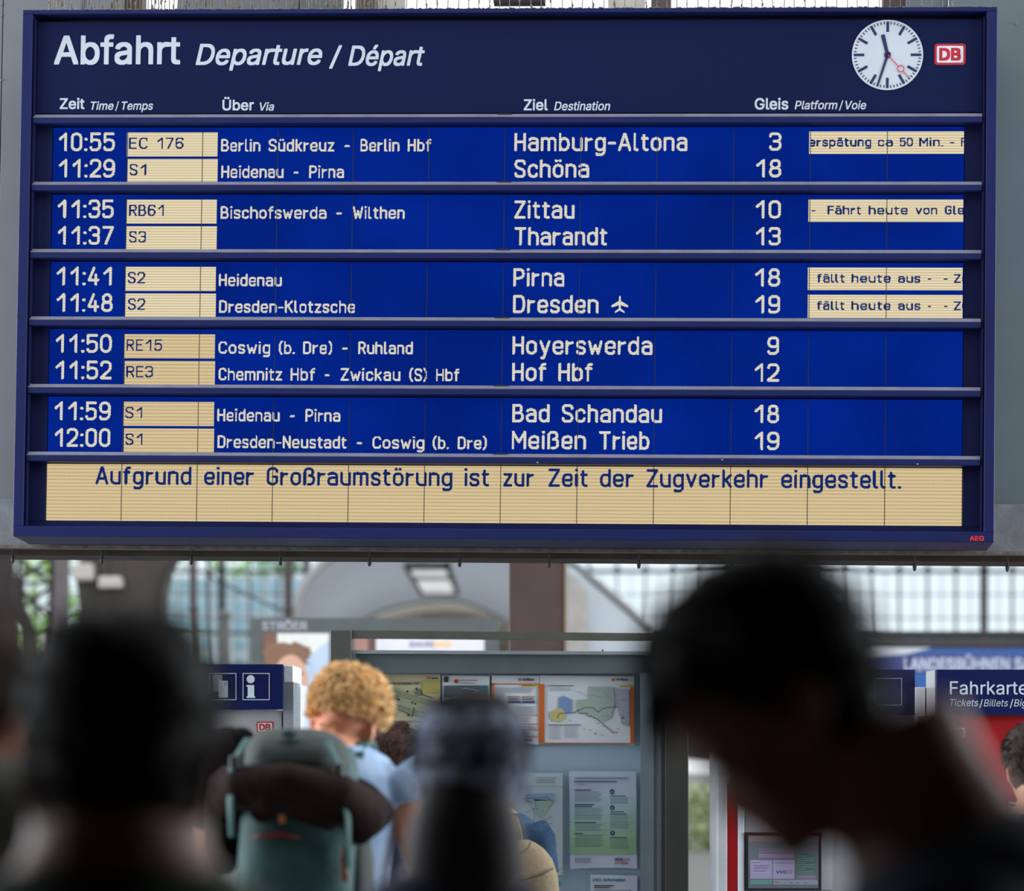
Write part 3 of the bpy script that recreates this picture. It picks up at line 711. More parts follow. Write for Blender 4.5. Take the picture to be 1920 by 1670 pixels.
# ticker fields
tk = [(0, 0, [('erspätung', 1517, 1634), ('ca', 1646, 1674), ('50', 1687, 1712), ('Min.', 1724, 1769), ('-', 1782, 1789), ('F', 1802, 1813)]),
      (1, 0, [('-', 1522, 1529), ('Fährt', 1552, 1615), ('heute', 1629, 1702), ('von', 1717, 1758), ('Gle', 1772, 1808)]),
      (2, 0, [('fällt', 1532, 1584), ('heute', 1597, 1670), ('aus', 1684, 1726), ('-', 1740, 1746), ('-', 1770, 1777), ('Zu', 1789, 1817)]),
      (2, 1, [('fällt', 1532, 1584), ('heute', 1597, 1670), ('aus', 1684, 1726), ('-', 1740, 1746), ('-', 1770, 1777), ('Zu', 1789, 1817)])]
for r, k, ws in tk:
    a = 1517.5-1.3*r
    field(a, 1808-1.3*r, r, (9, 60)[k], (51, 103)[k])
    line(ws, r, (37.5, 88.5)[k], 17.0, blue_l, y=YL-.3, stroke=3.0, clip=(B(a, 300)[0]+1, B(1807, 300)[0]))
# message line
line([('Aufgrund', 178, 358), ('einer', 382, 475), ('Großraumstörung', 499, 848), ('ist', 870, 917), ('zur', 943, 1001), ('Zeit', 1028, 1102), ('der', 1125, 1188), ('Zugverkehr', 1212, 1440), ('eingestellt.', 1465, 1690)],
     5, 38.5, 34.2, blue_l, stroke=5.0)
# header lettering
letter = mat('header_letters', (186, 195, 208), 0.5, var=0.04)
def head(body, px0, px1, pyb, cap_px, bold=0.0, it=0.0):
    s = cap_px*(0.985 if px0 < 900 else 1.0)
    x0, z = B(px0, pyb, 0.032); x1, _ = B(px1, pyb, 0.032)
    return bo('lettering', text_mb(body, x0*U, x1*U, z*U, s*U, 15.5*U, bold, it), letter)
head('Abfahrt', 101, 338, 121, 56, 0.018)
head('Departure', 367, 604, 122, 41, 0.016, 0.22); head('/', 617, 641, 123.5, 38, 0.012, 0.12); head('Départ', 653, 796, 123.5, 39, 0.016, 0.22)
head('Zeit', 112, 158.5, 204.5, 21, 0.02); head('Time', 170, 213, 206, 16, 0.014, 0.2); head('/', 216, 223, 206, 16, 0.01, 0.1); head('Temps', 228, 287, 206, 16, 0.014, 0.2)
head('Über', 417, 476, 207, 20.5, 0.02); head('Via', 487, 514, 207.5, 16, 0.014, 0.2)
head('Ziel', 982, 1027, 207, 21, 0.02); head('Destination', 1039, 1144, 207, 16.5, 0.014, 0.2)
head('Gleis', 1415, 1478, 205.5, 21.5, 0.02); head('Platform', 1490, 1570, 205, 16, 0.014, 0.2); head('/', 1573, 1581, 205, 16, 0.01, 0.1); head('Voie', 1585, 1624, 205, 16, 0.014, 0.2)
# clock
cx_, cz_ = B(1664, 103.2, 0.032)
white = mat('clock_white', (192, 200, 210), 0.45, var=0.03); dark = mat('clock_dark', (22, 34, 82), 0.5); red = mat('clock_red', (190, 30, 40), 0.5)
def disc(cx, cz, r, y0, y1, n=72): return MB().prism_y([((cx+r*math.cos(2*math.pi*k/n))*U, (cz+r*math.sin(2*math.pi*k/n))*U) for k in range(n)], y0*U, y1*U)
ck = bo('clock', disc(cx_, cz_, 66, 14.6, 16), white)
def hand(ang, r0, r1, w0, w1, y):
    a = math.radians(ang); s, c = math.sin(a), math.cos(a); P = []
    for (r, w) in ((r0, -w0), (r0, w0), (r1, w1), (r1, -w1)):
        P.append(((cx_+s*r+c*w)*U, (cz_+c*r-s*w)*U))
    return MB().prism_y(P, (y-.3)*U, y*U)
marks = MB()
for m_ in range(60):
    q = hand(m_*6, 43 if m_ % 5 == 0 else 57.5, 62.5, 2.5 if m_ % 5 == 0 else 0.9, 2.5 if m_ % 5 == 0 else 0.9, 14.5); marks.add(q.v, q.f)
bo('minute_marks', marks, dark, ck)
hh = hand(-13.5, -6, 39, 3.0, 3.6, 14.0); q = disc(cx_, cz_, 6.2, 13.3, 14.0, 28); hh.add(q.v, q.f)
bo('hour_hand', hh, dark, ck)
bo('minute_hand', hand(197.5, -6, 62, 2.6, 1.7, 13.6), dark, ck)
sh = MB()
for (a0, b0) in ((0, 30), (42, 60)): q = hand(137, a0, b0, 0.7, 0.7, 13.0); sh.add(q.v, q.f)
a = math.radians(137); rx, rz = cx_+math.sin(a)*36, cz_+math.cos(a)*36
ring = [(rx+r*math.cos(k*math.pi/16), rz+r*math.sin(k*math.pi/16)) for r in (5.2, 6.8) for k in range(32)]
sh.add([(x*U, 12.7*U, z*U) for x, z in ring], [(k, (k+1) % 32, 32+(k+1) % 32, 32+k) for k in range(32)])
bo('second_hand', sh, red, ck, label='red second hand with a ring')
# logo badge and maker's mark
def badge(par, x0, x1, z0, z1, y, k, local=True, red_=None, white_=None):
    red_ = red_ or mat('logo_red', (178, 24, 40), 0.5); white_ = white_ or mat('logo_white', (208, 214, 226), 0.5)
    def rr(a, b, c, d, r, n=5):
        P = []
        for (cx0, cz0, s0) in ((b-r, d-r, 0), (a+r, d-r, 90), (a+r, c+r, 180), (b-r, c+r, 270)):
            for i in range(n+1):
                t = math.radians(s0+90*i/n); P.append((cx0+r*math.cos(t), cz0+r*math.sin(t)))
        return P
    w = x1-x0; t = k
    o = obj('logo_badge', MB().prism_y(rr(x0, x1, z0, z1, w*0.09), y, y+t), red_, par, local=local)
    e = w*0.075
    q = MB().prism_y(rr(x0+e, x1-e, z0+e, z1-e, w*0.05), y-t*0.4, y)
    obj('logo_field', q, white_, o, local=local)
    g = w*0.15
    obj('logo_letters', text_mb('DB', x0+g, x1-g, z0+(z1-z0)*0.2, (z1-z0)*0.6, y-t*0.6, 0.045), red_, o, local=local)
    return o
bx0, bz0 = B(1752, 122, 0.032); bx1, bz1 = B(1810.5, 82, 0.032)
badge(board, bx0*U, bx1*U, bz0*U, bz1*U, 15*U, 0.6*U)
ax0, az = B(1818, 1013.5, 0); ax1, _ = B(1845, 1013.5, 0)
bo('maker_mark', text_mb('AEG', ax0*U, ax1*U, az*U, 9*U, -0.4*U, 0.035), mat('maker_red', (200, 40, 50), 0.5), label='small red capitals')
# dirt on the top edge
random.seed(11)
dm = MB()
for i in range(420):
    x = random.uniform(-905, 905); r = random.uniform(0.5, 1.6)
    dm.ell((x*U, random.uniform(0, 6)*U, (498.6+random.uniform(-.6, .5))*U), (r*3*U, 3*U, r*0.9*U), nu=6, nv=4)
bo('dirt_crust', dm, mat('pigeon_dirt', (120, 112, 104), 0.95, scale=40, var=0.3), kind='stuff')
# small scratches and feathers stuck to the ledges
fm = MB()
for (px, py) in ((1720, 870), (367, 724), (1354, 862), (1008, 867)):
    u, v = B(px, py, 0.01); fm.ell((u*U, 4*U, v*U), (2.2*U, 0.6*U, 1.2*U), nu=8, nv=5)
bo('bird_dropping', fm, mat('dropping_white', (150, 150, 160), 0.9), kind='stuff')

# pigeon spikes on the board's top
sp = thing('pigeon_spikes', 'row of thin wire pigeon spikes clogged with dirt along the top of the board', 'bird spikes', M=BM @ Matrix.Translation((0, 0.06, 499*U)))
random.seed(3)
bs = MB().box(-900*U, 850*U, -0.03, 0.03, 0, 0.004); obj('base_strip', bs, mat('spike_base', (130, 122, 112), 0.9), sp, local=True)
wires = MB(); x = -868.0; fl = MB()
while x < 850:
    dense = x < -230
    wires.tube([(x*U, random.uniform(-.02, .02), 0), ((x+random.uniform(-2, 2))*U, random.uniform(-.03, .03), 0.12)], 0.0016 if not dense else 0.0018, 5)
    for _ in range(random.choice((0, 1, 2, 3)) if x < 500 else random.choice((0, 0, 1))):
        zz = random.uniform(0.0, 0.06); fl.ell(((x+random.uniform(-1.5, 1.5))*U, random.uniform(-.02, .02), zz), (random.uniform(.002, .0045), .003, random.uniform(.004, .014)), nu=6, nv=4)
    x += random.uniform(5, 9) if dense else random.uniform(18, 21.5)
obj('spike', wires, mat('spike_wire', (128, 120, 112), 0.7, var=0.3, scale=60), sp, local=True, kind='stuff')
obj('dirt', fl, mat('spike_dirt', (120, 104, 88), 0.95, var=0.3, scale=60), sp, local=True, kind='stuff')

# gantry that carries the board
gan = thing('sign_gantry', 'grey steel gantry of beams and cladding that carries the departure board', 'gantry', M=BM @ Matrix.Translation((0, 0.35, -520*U)))
GI = Matrix.Translation((0, -0.35, 520*U))
def go(name, mb, m, **k): return obj(name, mb.xf(GI), m, gan, local=True, **k)
beam_m = mat('gantry_beam', (114, 118, 122), 0.8, scale=9, var=0.25, bump=0.15)
clad = mat('gantry_cladding', (108, 112, 117), 0.55, scale=2.5, var=0.1)
clad_r = mat('gantry_cladding_right', (90, 103, 108), 0.55, scale=2.5, var=0.1)
brown = mat('gantry_brown', (88, 76, 70), 0.7, scale=6, var=0.2)
def span(pl, pr, dep):            # plane coordinates of a level line seen at the picture's two sides
    return (B(0, pl, dep)[1]+B(1900, pr, dep)[1])/2
zt, zb = span(933, 947, .34), span(1024, 1038, .34)
go('beam', MB().box(-1060*U, 1060*U, 0.34, 0.50, zb*U, zt*U, 0.002), beam_m)
go('beam_lip', MB().box(-1060*U, 1060*U, 0.325, 0.36, (zb-3)*U, (zb+3)*U), mat('beam_lip', (98, 92, 84), 0.8, scale=30, var=0.4))
fz1, fz0 = span(1026, 1042, .5), span(1041, 1058, .5)
go('lower_flange', MB().box(-1060*U, 1060*U, 0.44, 0.62, fz0*U, fz1*U), mat('flange_dark', (54, 46, 40), 0.8, scale=8, var=0.3))
for px in (24, 191, 359, 526, 693, 862, 1030, 1198, 1372, 1715, 1889):
    py = 1042+px*0.0085
    u, v = B(px, py, .42)
    hk = MB().tube([(u*U, .42, (v+16)*U), (u*U, .42, v*U)], 0.0035, 8)
    hk.tube([(u*U, .42, (v+4)*U), (u*U, .42, (v-4)*U), (u*U, .42, (v-11)*U), ((u-1)*U, .42, (v-14)*U)], [0.005, 0.0085, 0.0065, 0.003], 8)
    go('hanging_clip', hk, mat('clip_dark', (30, 28, 32), 0.6))
def clad_box(px0, px1, name, m, dep, ytop=-60, ybot=None, th=0.06):
    a = B(px0, 200 if ybot else 10, dep)[0]; b = B(px1, 200 if ybot else 10, dep)[0]
    z1 = B(960, ytop, dep)[1]; z0 = zt if ybot else 400
    return go(name, MB().box(a*U, b*U, dep, dep+th, z0*U, z1*U, 0.0015), m)
clad_box(3, 150, 'cladding_panel', clad, .36, ybot=1); clad_box(-90, 1.5, 'cladding_panel', clad, .36, ybot=1)
clad_box(1780, 1990, 'cladding_panel', clad_r, .36, ybot=1)
clad_box(152, 229, 'cladding_panel', clad, .37); clad_box(333, 560, 'cladding_panel', clad, .42); clad_box(562, 640, 'cladding_panel', clad_r, .42); clad_box(1701, 1778, 'cladding_panel', clad_r, .38)
for (a, b) in ((231, 266), (668, 703), (1221, 1258), (1656, 1699)): clad_box(a, b, 'upright', brown, .44, th=0.1)
clad_box(706, 760, 'duct', mat('cream_duct', (205, 200, 190), 0.7), .6); clad_box(1140, 1210, 'duct', mat('cream_duct', (205, 200, 190), 0.7), .6)
go('crossbar', MB().box(-40*U, 60*U, .5, .56, B(960, 4, .5)[1]*U, B(960, -8, .5)[1]*U), mat('clip_dark', (30, 28, 32)))
for (px, py) in ((3, 8), (3, 30), (3, 150), (1905, 45)):
    u, v = B(px, py, .355); go('rivet', MB().ell((u*U, .357, v*U), (.004, .003, .004), nu=8, nv=6), clad)
# ------------------------------------------------------------------ display case and its papers
cd_ = 13.78
case = thing('display_case', 'tall grey glazed notice case holding maps and timetables, below the departure board', 'display case', (X(955, cd_), cd_, 0))
post_m = mat('case_post', (64, 66, 60), 0.55, var=0.08); cfr = mat('case_frame', (118, 128, 130), 0.5, var=0.06)
back_m = mat('case_back', (182, 206, 224), 0.6, var=0.05, scale=1.5)
FL = 1400+F*EYE/cd_
obj('post', pbox(MB(), 619, 1181, 659, FL, cd_, 0.12, 0.003), post_m, case)
obj('post', pbox(MB(), 1247, 1187, 1291, FL, cd_, 0.12, 0.003), post_m, case)
obj('top_rail', MB().add([(X(a, cd_), y, Z(b, cd_)) for y in (cd_+.01, cd_+.08) for a, b in ((659, 1181), (1247, 1187), (1247, 1201), (659, 1196))],
    [(3, 2, 1, 0), (4, 5, 6, 7), (0, 1, 5, 4), (1, 2, 6, 5), (2, 3, 7, 6), (3, 0, 4, 7)]), mat('case_rail', (74, 74, 66), 0.55), case)
obj('back_panel', pbox(MB(), 662, 1222, 1246, 2150, 13.95, 0.02), back_m, case)
obj('case_top', MB().add([(X(a, cd_), y, Z(b, cd_)) for y in (cd_+.02, 13.96) for a, b in ((662, 1218), (1246, 1221), (1246, 1227), (662, 1225))],
    [(3, 2, 1, 0), (4, 5, 6, 7), (0, 1, 5, 4), (1, 2, 6, 5), (2, 3, 7, 6), (3, 0, 4, 7)]), cfr, case)
obj('light_box', pbox(MB(), 668, 1227, 1240, 1262, 13.84, 0.09), mat('case_light_box', (88, 98, 100), 0.6), case)
obj('side_wall', pbox(MB(), 660, 1226, 667, 2150, cd_+.03, 0.16), cfr, case); obj('side_wall', pbox(MB(), 1226, 1226, 1240, 2150, cd_+.03, 0.16), cfr, case)
obj('door_stile', pbox(MB(), 1201, 1262, 1226, 2150, cd_+.02, 0.02), mat('case_stile', (112, 128, 138), 0.5), case)
obj('door_seam', pbox(MB(), 1240, 1226, 1246, 2150, cd_+.005, 0.03), mat('case_seam', (48, 48, 50), 0.6), case)
obj('glass_pane', pbox(MB(), 667, 1227, 1226, 2140, cd_+.05, 0.006), glass('case_glass', (0.985, 0.995, 0.995), 0.04), case)
obj('lock', MB().ell(at(1130, 1219, cd_), (.004, .01, .005), nu=8, nv=6), mat('case_seam', (48, 48, 50)), case)

PD = 13.93
def sheet(label, quad, rgb, name='notice', cat='notice', lift=0.0, group=None, curl=0.0):
    """a paper: four photograph corners (tl, tr, br, bl) on the case's back; a slight curl at the bottom edge"""
    base = Vector((X((quad[2][0]+quad[3][0])/2, PD), PD-lift, Z(quad[2][1], PD)))
    n = 12; vs = []; fs = []
    tl, tr, br, bl = quad
    for j in range(5):
        t = j/4
        for i in range(n+1):
            s = i/n; a = (tl[0]+(tr[0]-tl[0])*s, tl[1]+(tr[1]-tl[1])*s); b = (bl[0]+(br[0]-bl[0])*s, bl[1]+(br[1]-bl[1])*s)
            px, py = a[0]+(b[0]-a[0])*t, a[1]+(b[1]-a[1])*t-curl*4*s*(1-s)*t*t
            vs.append((X(px, PD), PD-lift-0.004*t**3*(1-4*s*(1-s)*0.6), Z(py, PD)))
    m = n+1
    for j in range(4):
        for i in range(n): fs.append((j*m+i, (j+1)*m+i, (j+1)*m+i+1, j*m+i+1))
    o = obj(name, MB().add(vs, fs), mat('paper_%d_%d_%d' % rgb, rgb, 0.6, var=0.03), base=base)
    return tag(o, label, cat, group)
def pr(par, polys, rgb, dz=0.006, name='print', kind=None):
    mb = MB()
    for P in polys:
        q = poly(P, PD-dz, 0.0004); mb.add(q.v, q.f)
    return obj(name, mb, mat('ink_%d_%d_%d' % rgb, rgb, 0.6, var=0.05), par)
def lines(x0, x1, y0, n, dy, h=0.9, seed=0, j=0.15):
    r = random.Random(seed+int(x0)); return [rect(x0, y0+i*dy, x1-(x1-x0)*r.uniform(0, j), y0+i*dy+h) for i in range(n)]
def seg(p, q, w):
    a = Vector((q[0]-p[0], q[1]-p[1])); a.normalize(); n = Vector((-a.y, a.x))*w/2
    return [(p[0]+n.x, p[1]+n.y), (q[0]+n.x, q[1]+n.y), (q[0]-n.x, q[1]-n.y), (p[0]-n.x, p[1]-n.y)]
def path(pts, w): return [seg(a, b, w) for a, b in zip(pts[:-1], pts[1:])]
def ptext(par, body, x0, x1, yb, cap, rgb, dz=0.0075, bold=0.02, it=0.0):
    return obj('lettering', text_mb(body, X(x0, PD), X(x1, PD), Z(yb, PD), cap*PD/F, PD-dz, bold, it), mat('ink_%d_%d_%d' % rgb, rgb, 0.6, var=0.05), par)

# station plan (yellow)
s = sheet('yellow station layout plan with slanting dark tracks, upper left in the case', [(703, 1263), (826, 1264), (826, 1400), (703, 1400)], (218, 206, 168), 'map', 'map')
pr(s, [rect(792, 1276, 826, 1300), rect(703, 1276, 720, 1300)], (190, 176, 100), .005)
pr(s, [rect(703, 1355, 826, 1400)], (228, 222, 205), .005)
ptext(s, 'Lageplan Dresden Hbf', 715.5, 787, 1283, 4.6, (40, 38, 30), bold=0.03)
pr(s, [rect(800, 1269, 807, 1273)], (216, 110, 80)); pr(s, [rect(809, 1270, 821, 1272.5)], (60, 50, 45))
pr(s, [[(722, 1290), (740, 1288), (826, 1316), (826, 1352), (770, 1340), (722, 1316)]], (178, 182, 150), .0055)
pr(s, [seg((722, 1289+k), (726+95, 1289+k+29), 1.2) for k in (0, 4, 8)]+[seg((724, 1315+k), (812, 1315+k+27), 1.2) for k in (0, 4, 8)]+[seg((727, 1300+k), (747, 1305+k), 1.6) for k in (0, 3, 6)]+[seg((784, 1299), (812, 1309), 2)]+[seg((777, 1326), (773, 1344), 2)], (84, 84, 70))
pr(s, [blob(x, y, 2.1, 2.4, 12) for x, y in ((781, 1291), (764, 1296), (773, 1317), (779, 1319), (766, 1340), (748, 1311))], (52, 50, 44), .0065)
pr(s, [rect(779, 1292, 789, 1304)], (120, 122, 104), .0065)
pr(s, lines(721, 745, 1338, 3, 3.2)+lines(706, 826, 1352, 1, 3, 1.1)+lines(728, 810, 1369, 3, 5.5, 0.9), (95, 88, 72))
# photo notice
s = sheet('white-framed leaflet with a blue harbour photograph and a red round mark', [(829, 1266), (918, 1267), (918, 1400), (829, 1400)], (236, 240, 246))
pr(s, [rect(832, 1285, 915, 1308)], (78, 96, 110), .005)
pr(s, [rect(896, 1285, 915, 1293)], (30, 110, 130), .0055); pr(s, [[(872, 1308), (890, 1296), (915, 1300), (915, 1308)]], (110, 100, 88), .0055)
pr(s, [seg((872, 1290), (898, 1295), 1.2), seg((872, 1290), (868, 1293), 1.2)], (190, 195, 200), .006)
pr(s, [rect(832, 1268, 841, 1279)], (50, 60, 62), .006)
pr(s, [blob(855, 1277, 4, 4, 18)], (180, 50, 58), .006); pr(s, lines(861, 896, 1274.5, 1, 3, 1.6, j=.01), (190, 110, 120)); pr(s, lines(862, 890, 1279.5, 1, 3, 1.4, j=.01), (130, 135, 145))
# orange timetable
s = sheet('narrow orange-framed timetable sheet left of the route map', [(922, 1266), (1011, 1267), (1010, 1396), (923, 1394)], (236, 240, 246), curl=2)
ORG = (222, 110, 40)
pr(s, [rect(922, 1281, 1009, 1283), rect(922, 1281, 926.5, 1388)]+[rect(926, y, 1008, y+1.4) for y in (1340, 1356.5, 1367, 1380)], ORG)
pr(s, [rect(978, 1283, 1009, 1286.5)], (218, 180, 50)); pr(s, [rect(980, 1283.8, 1000, 1285.6)], (150, 125, 40), .007)
pr(s, [rect(972, 1271, 979, 1276)], (190, 140, 150)); ptext(s, 'trilex', 981, 1002, 1276, 5, (45, 48, 55), it=0.1, bold=.035)
pr(s, lines(928, 1006, 1289, 4, 2.6, .8)+lines(928, 948, 1300.5, 10, 2.7, .8)+lines(928, 950, 1331, 2, 2.5, .7)+lines(966, 1006, 1324, 6, 2.6, .8)+lines(928, 1000, 1344, 4, 2.7, .8)+lines(932, 1005, 1361, 2, 2.6, .8)+lines(934, 990, 1370, 3, 2.8, .8), (140, 148, 162))
for xx in (952, 979): pr(s, [rect(xx, 1305, xx+23, 1307)], (190, 130, 60)); pr(s, [rect(xx, 1309, xx+22, 1311.5)], (60, 130, 130)); pr(s, [rect(xx, 1313.5, xx+24, 1318)], (84, 70, 120))
pr(s, [blob(956, 1336, 3.8, 3.8, 16)], ORG, .007)
pr(s, [rect(x, 1386, x+w, 1388.5) for x, w in ((945, 8), (957, 9), (969, 5), (976, 6), (985, 12))], (95, 85, 140))
# route map
s = sheet('orange-framed railway route map with pale green region, upper right in the case', [(1012, 1266), (1189.5, 1268), (1189, 1396), (1012, 1394)], (236, 240, 246), 'map', 'map', curl=3)
pr(s, [rect(1010, 1282, 1021, 1393), rect(1182, 1288, 1189.5, 1394), [(1021, 1391.5), (1182, 1392.5), (1182, 1394.5), (1021, 1393.5)]], ORG)
pr(s, [rect(1162, 1284, 1189.5, 1287.5)], (224, 186, 60)); pr(s, [rect(1147, 1272, 1153, 1276.5)], (200, 120, 115)); ptext(s, 'trilex', 1156, 1178, 1276, 5, (45, 48, 55), it=0.1, bold=.035)
pr(s, [[(1104, 1286), (1150, 1288), (1152, 1318), (1146, 1345), (1130, 1352), (1105, 1340), (1084, 1333), (1082, 1312), (1103, 1310)]], (182, 200, 186), .005)
pr(s, [[(1048, 1308), (1056, 1304), (1072, 1312), (1072, 1336), (1048, 1336)]], (130, 160, 205), .0052); pr(s, [blob(1046, 1341, 15, 12, 18, .2, 3)], (212, 200, 130), .0054)
pr(s, [[(1152, 1290), (1180, 1292), (1180, 1362), (1166, 1358), (1158, 1330)]], (184, 188, 204), .0053)
pr(s, path([(1045, 1346), (1049, 1337), (1078, 1336), (1083, 1331), (1090, 1330), (1096, 1326), (1111, 1326), (1122, 1335), (1128, 1329), (1140, 1326), (1160, 1325)], 1.3)+path([(1083, 1332), (1087, 1337), (1100, 1337), (1102, 1342), (1110, 1343), (1116, 1347), (1120, 1348), (1134, 1360)], 1.3)+[rect(1028, 1284.5, 1075, 1286), rect(1028, 1358, 1089, 1359.5)], (92, 86, 92))
pr(s, path([(1134, 1360), (1150, 1374), (1158, 1372)], 1.3)+[rect(1114, 1374, 1119, 1376), rect(1166, 1344, 1171, 1347)], (180, 70, 90))
pr(s, path([(1082, 1298), (1088, 1296), (1098, 1303), (1116, 1303), (1124, 1307), (1142, 1306)], .7)+path([(1105, 1288), (1120, 1293), (1132, 1294), (1148, 1316)], .7)+path([(1155, 1326), (1156, 1312), (1170, 1311), (1172, 1316)], .8)+lines(1029, 1054, 1362, 9, 2.8, .6)+lines(1058, 1085, 1362, 8, 2.8, .6)+lines(1030, 1074, 1289, 3, 2.4, .6)+[rect(x, y, x+6, y+1) for x, y in ((1093, 1366), (1104, 1368), (1118, 1355), (1128, 1341), (1137, 1341), (1166, 1310), (1166, 1340), (1126, 1377), (1066, 1350), (1128, 1361), (1156, 1366))], (150, 154, 168))
# network map
s = sheet('pale railway network map sheet behind the person with the tan daypack', [(880, 1447), (1055, 1449), (1055, 1640), (880, 1640)], (214, 228, 236), 'map', 'map')
pr(s, [rect(880, 1474, 1055, 1475), rect(880, 1628, 1055, 1629)], (160, 172, 182))
pr(s, lines(1004, 1047, 1457, 3, 4.3, 1.2), (150, 160, 172))
pr(s, [[(985, 1488), (1040, 1487), (1040, 1500), (985, 1502)]], (160, 190, 225), .005); pr(s, [[(1000, 1498), (1040, 1500), (1030, 1512), (1018, 1530), (1008, 1528), (1008, 1508)]], (178, 208, 190), .005)
pr(s, [rect(1014, 1572, 1026, 1585)], (130, 165, 220), .005)
pr(s, path([(978, 1497), (1000, 1496), (1025, 1494), (1030, 1497), (1038, 1504)], 1)+path([(985, 1524), (1000, 1516), (1010, 1516)], .8)+path([(990, 1543), (1008, 1545), (1014, 1539), (1024, 1536), (1036, 1529)], .9)+path([(990, 1543), (1036, 1544)], .8)+path([(1012, 1552), (1012, 1575), (1022, 1580)], .9)+path([(998, 1553), (1022, 1552)], .8)+path([(990, 1500), (1004, 1525), (998, 1545)], .8)+path([(1005, 1500), (1002, 1520)], .7), (96, 120, 150))
# notice with green gradient
s = sheet('portrait notice fading from lilac to green, with three round blue symbols', [(1067, 1445), (1192.5, 1446), (1194.5, 1628), (1069, 1629)], (216, 224, 246), curl=2)
cols = [(212, 222, 244), (200, 222, 234), (190, 222, 224), (184, 220, 212), (176, 216, 194), (170, 210, 178), (164, 204, 164), (160, 200, 156)]
for i, c in enumerate(cols): pr(s, [rect(1068.2, 1478+i*15.4, 1193.4, 1478+(i+1)*15.4)], c, .0048)
NB = (52, 62, 110); NG = (112, 132, 150)
pr(s, lines(1077, 1178, 1457, 1, 3, 3.2, j=.01), (150, 160, 200)); pr(s, lines(1077, 1157, 1464, 1, 3, 2.2, j=.01)+lines(1082, 1096, 1469.5, 1, 3, 1), (80, 90, 128))
pr(s, [rect(1077.5, y, 1077.5+w, y+1.9) for y, w in ((1480, 31), (1507, 37), (1510.6, 33), (1541, 40), (1561.5, 15))]+[rect(1144, y, 1144+w, y+1.5) for y, w in ((1491, 29), (1521, 26), (1525, 30), (1569, 32))], NB)
pr(s, lines(1077.5, 1129, 1484, 6, 3.35)+lines(1077.5, 1132, 1514.5, 7, 3.35)+lines(1078, 1129, 1545, 4, 3.35)+lines(1078, 1132, 1565, 7, 3.4)+lines(1144, 1180, 1495, 4, 3.3)+lines(1144, 1180, 1528.5, 8, 3.3)+lines(1144, 1180, 1572.5, 6, 3.3)+lines(1078, 1110, 1608, 4, 2.6)+lines(1167, 1184, 1609, 2, 2.4), NG)
pr(s, [blob(x, y, 4.4, 4.6, 20) for x, y in ((1147.5, 1484), (1148, 1514), (1148.5, 1561.5))], (40, 52, 120), .0065)
pr(s, [rect(1145.5, 1483, 1149.5, 1485.5), [(1148, 1511.5), (1150.5, 1516), (1145.5, 1516)], rect(1147.6, 1559, 1149.4, 1564)], (178, 192, 220), .0072)
ptext(s, 'MRB', 1152.5, 1167, 1613, 5.2, NB, bold=.03); pr(s, [rect(1152, 1614.6, 1177, 1615.8), rect(1163, 1617.5, 1178, 1619.5), rect(1152, 1618, 1160, 1619.3)], (180, 70, 90))
# lowest notice
s = sheet('cut-off white notice headed in blue at the very bottom right of the case', [(1107, 1639), (1195, 1641), (1195, 1740), (1106, 1740)], (226, 234, 246))
ptext(s, 'VVO-Information', 1110.5, 1172, 1652, 5.8, (30, 110, 160), bold=.035)
pr(s, [rect(1114, 1659, 1151, 1661), rect(1114, 1662.6, 1144, 1664.5)], (60, 66, 84)); pr(s, lines(1114, 1190, 1668, 12, 4, 1.1), (120, 150, 185))

# ------------------------------------------------------------------ ticket machines
kd = 13.0
FK = 1400+F*EYE/kd
hdr = mat('machine_header', (16, 26, 74), 0.5, var=0.08, spec=0.12); ksil = mat('machine_silver', (168, 172, 176), 0.4, metal=0.0, var=0.06); kred = mat('machine_red', (150, 5, 16), 0.4, var=0.06)
kwh = mat('machine_side', (205, 214, 224), 0.5, var=0.08); kgrey = mat('machine_grey', (150, 152, 156), 0.5, var=0.08); gap_m = mat('machine_gap', (40, 40, 44), 0.7)
sym = mat('symbol_white', (190, 204, 216), 0.5)
# left machine with the information symbol
k1 = thing('ticket_machine', 'grey ticket machine under a navy header with ticket and information symbols', 'ticket machine', (X(370, kd), kd, 0))
obj('cabinet', pbox(MB(), 165, 1331, 528, FK, kd, 0.62), kgrey, k1)
obj('header', pbox(MB(), 160, 1245, 530, 1330, kd-.05, 0.06), hdr, k1)
obj('cabinet_side', MB().add([(X(530, kd), kd, Z(1246, kd)), (X(550, kd), kd+0.5, Z(1253, kd)), (X(550, kd), kd+0.5, 0), (X(530, kd), kd, 0)], [(0, 3, 2, 1)]), kwh, k1)
obj('side_trim', pbox(MB(), 531, 1279, 550, FK, kd-.01, 0.5), mat('side_grey', (128, 134, 142), 0.5), k1)
obj('side_cap', pbox(MB(), 531, 1247, 550.5, 1279, kd-.012, 0.5, 0.004), mat('side_white', (225, 232, 240), 0.5, scale=60, var=0.1), k1)
obj('rear_cabinet', pbox(MB(), 551, 1283, 568, FK, kd+.3, 0.4, 0.01), mat('side_white', (225, 232, 240)), k1)
def frame_px(x0, y0, x1, y1, w, d): 
    m = MB()
    for r_ in ((x0, y0, x1, y0+w), (x0, y1-w, x1, y1), (x0, y0+w, x0+w, y1-w), (x1-w, y0+w, x1, y1-w)): pbox(m, *r_, d, 0.002)
    return m
hd = kd-.053
for (a, b) in ((392, 443), (455, 505.5)): obj('symbol_frame', frame_px(a, 1261.5, b, 1312, 1.3, hd), sym, k1)
im = poly(blob(470, 1273, 7.5, 7.6, 32), hd, .002)
q = poly([(462, 1284), (476.5, 1284), (476.5, 1305), (478.5, 1305.5), (478.5, 1308), (462, 1308), (462, 1305.5), (464.5, 1305), (464.5, 1287.5), (462, 1287)], hd, .002); im.add(q.v, q.f)
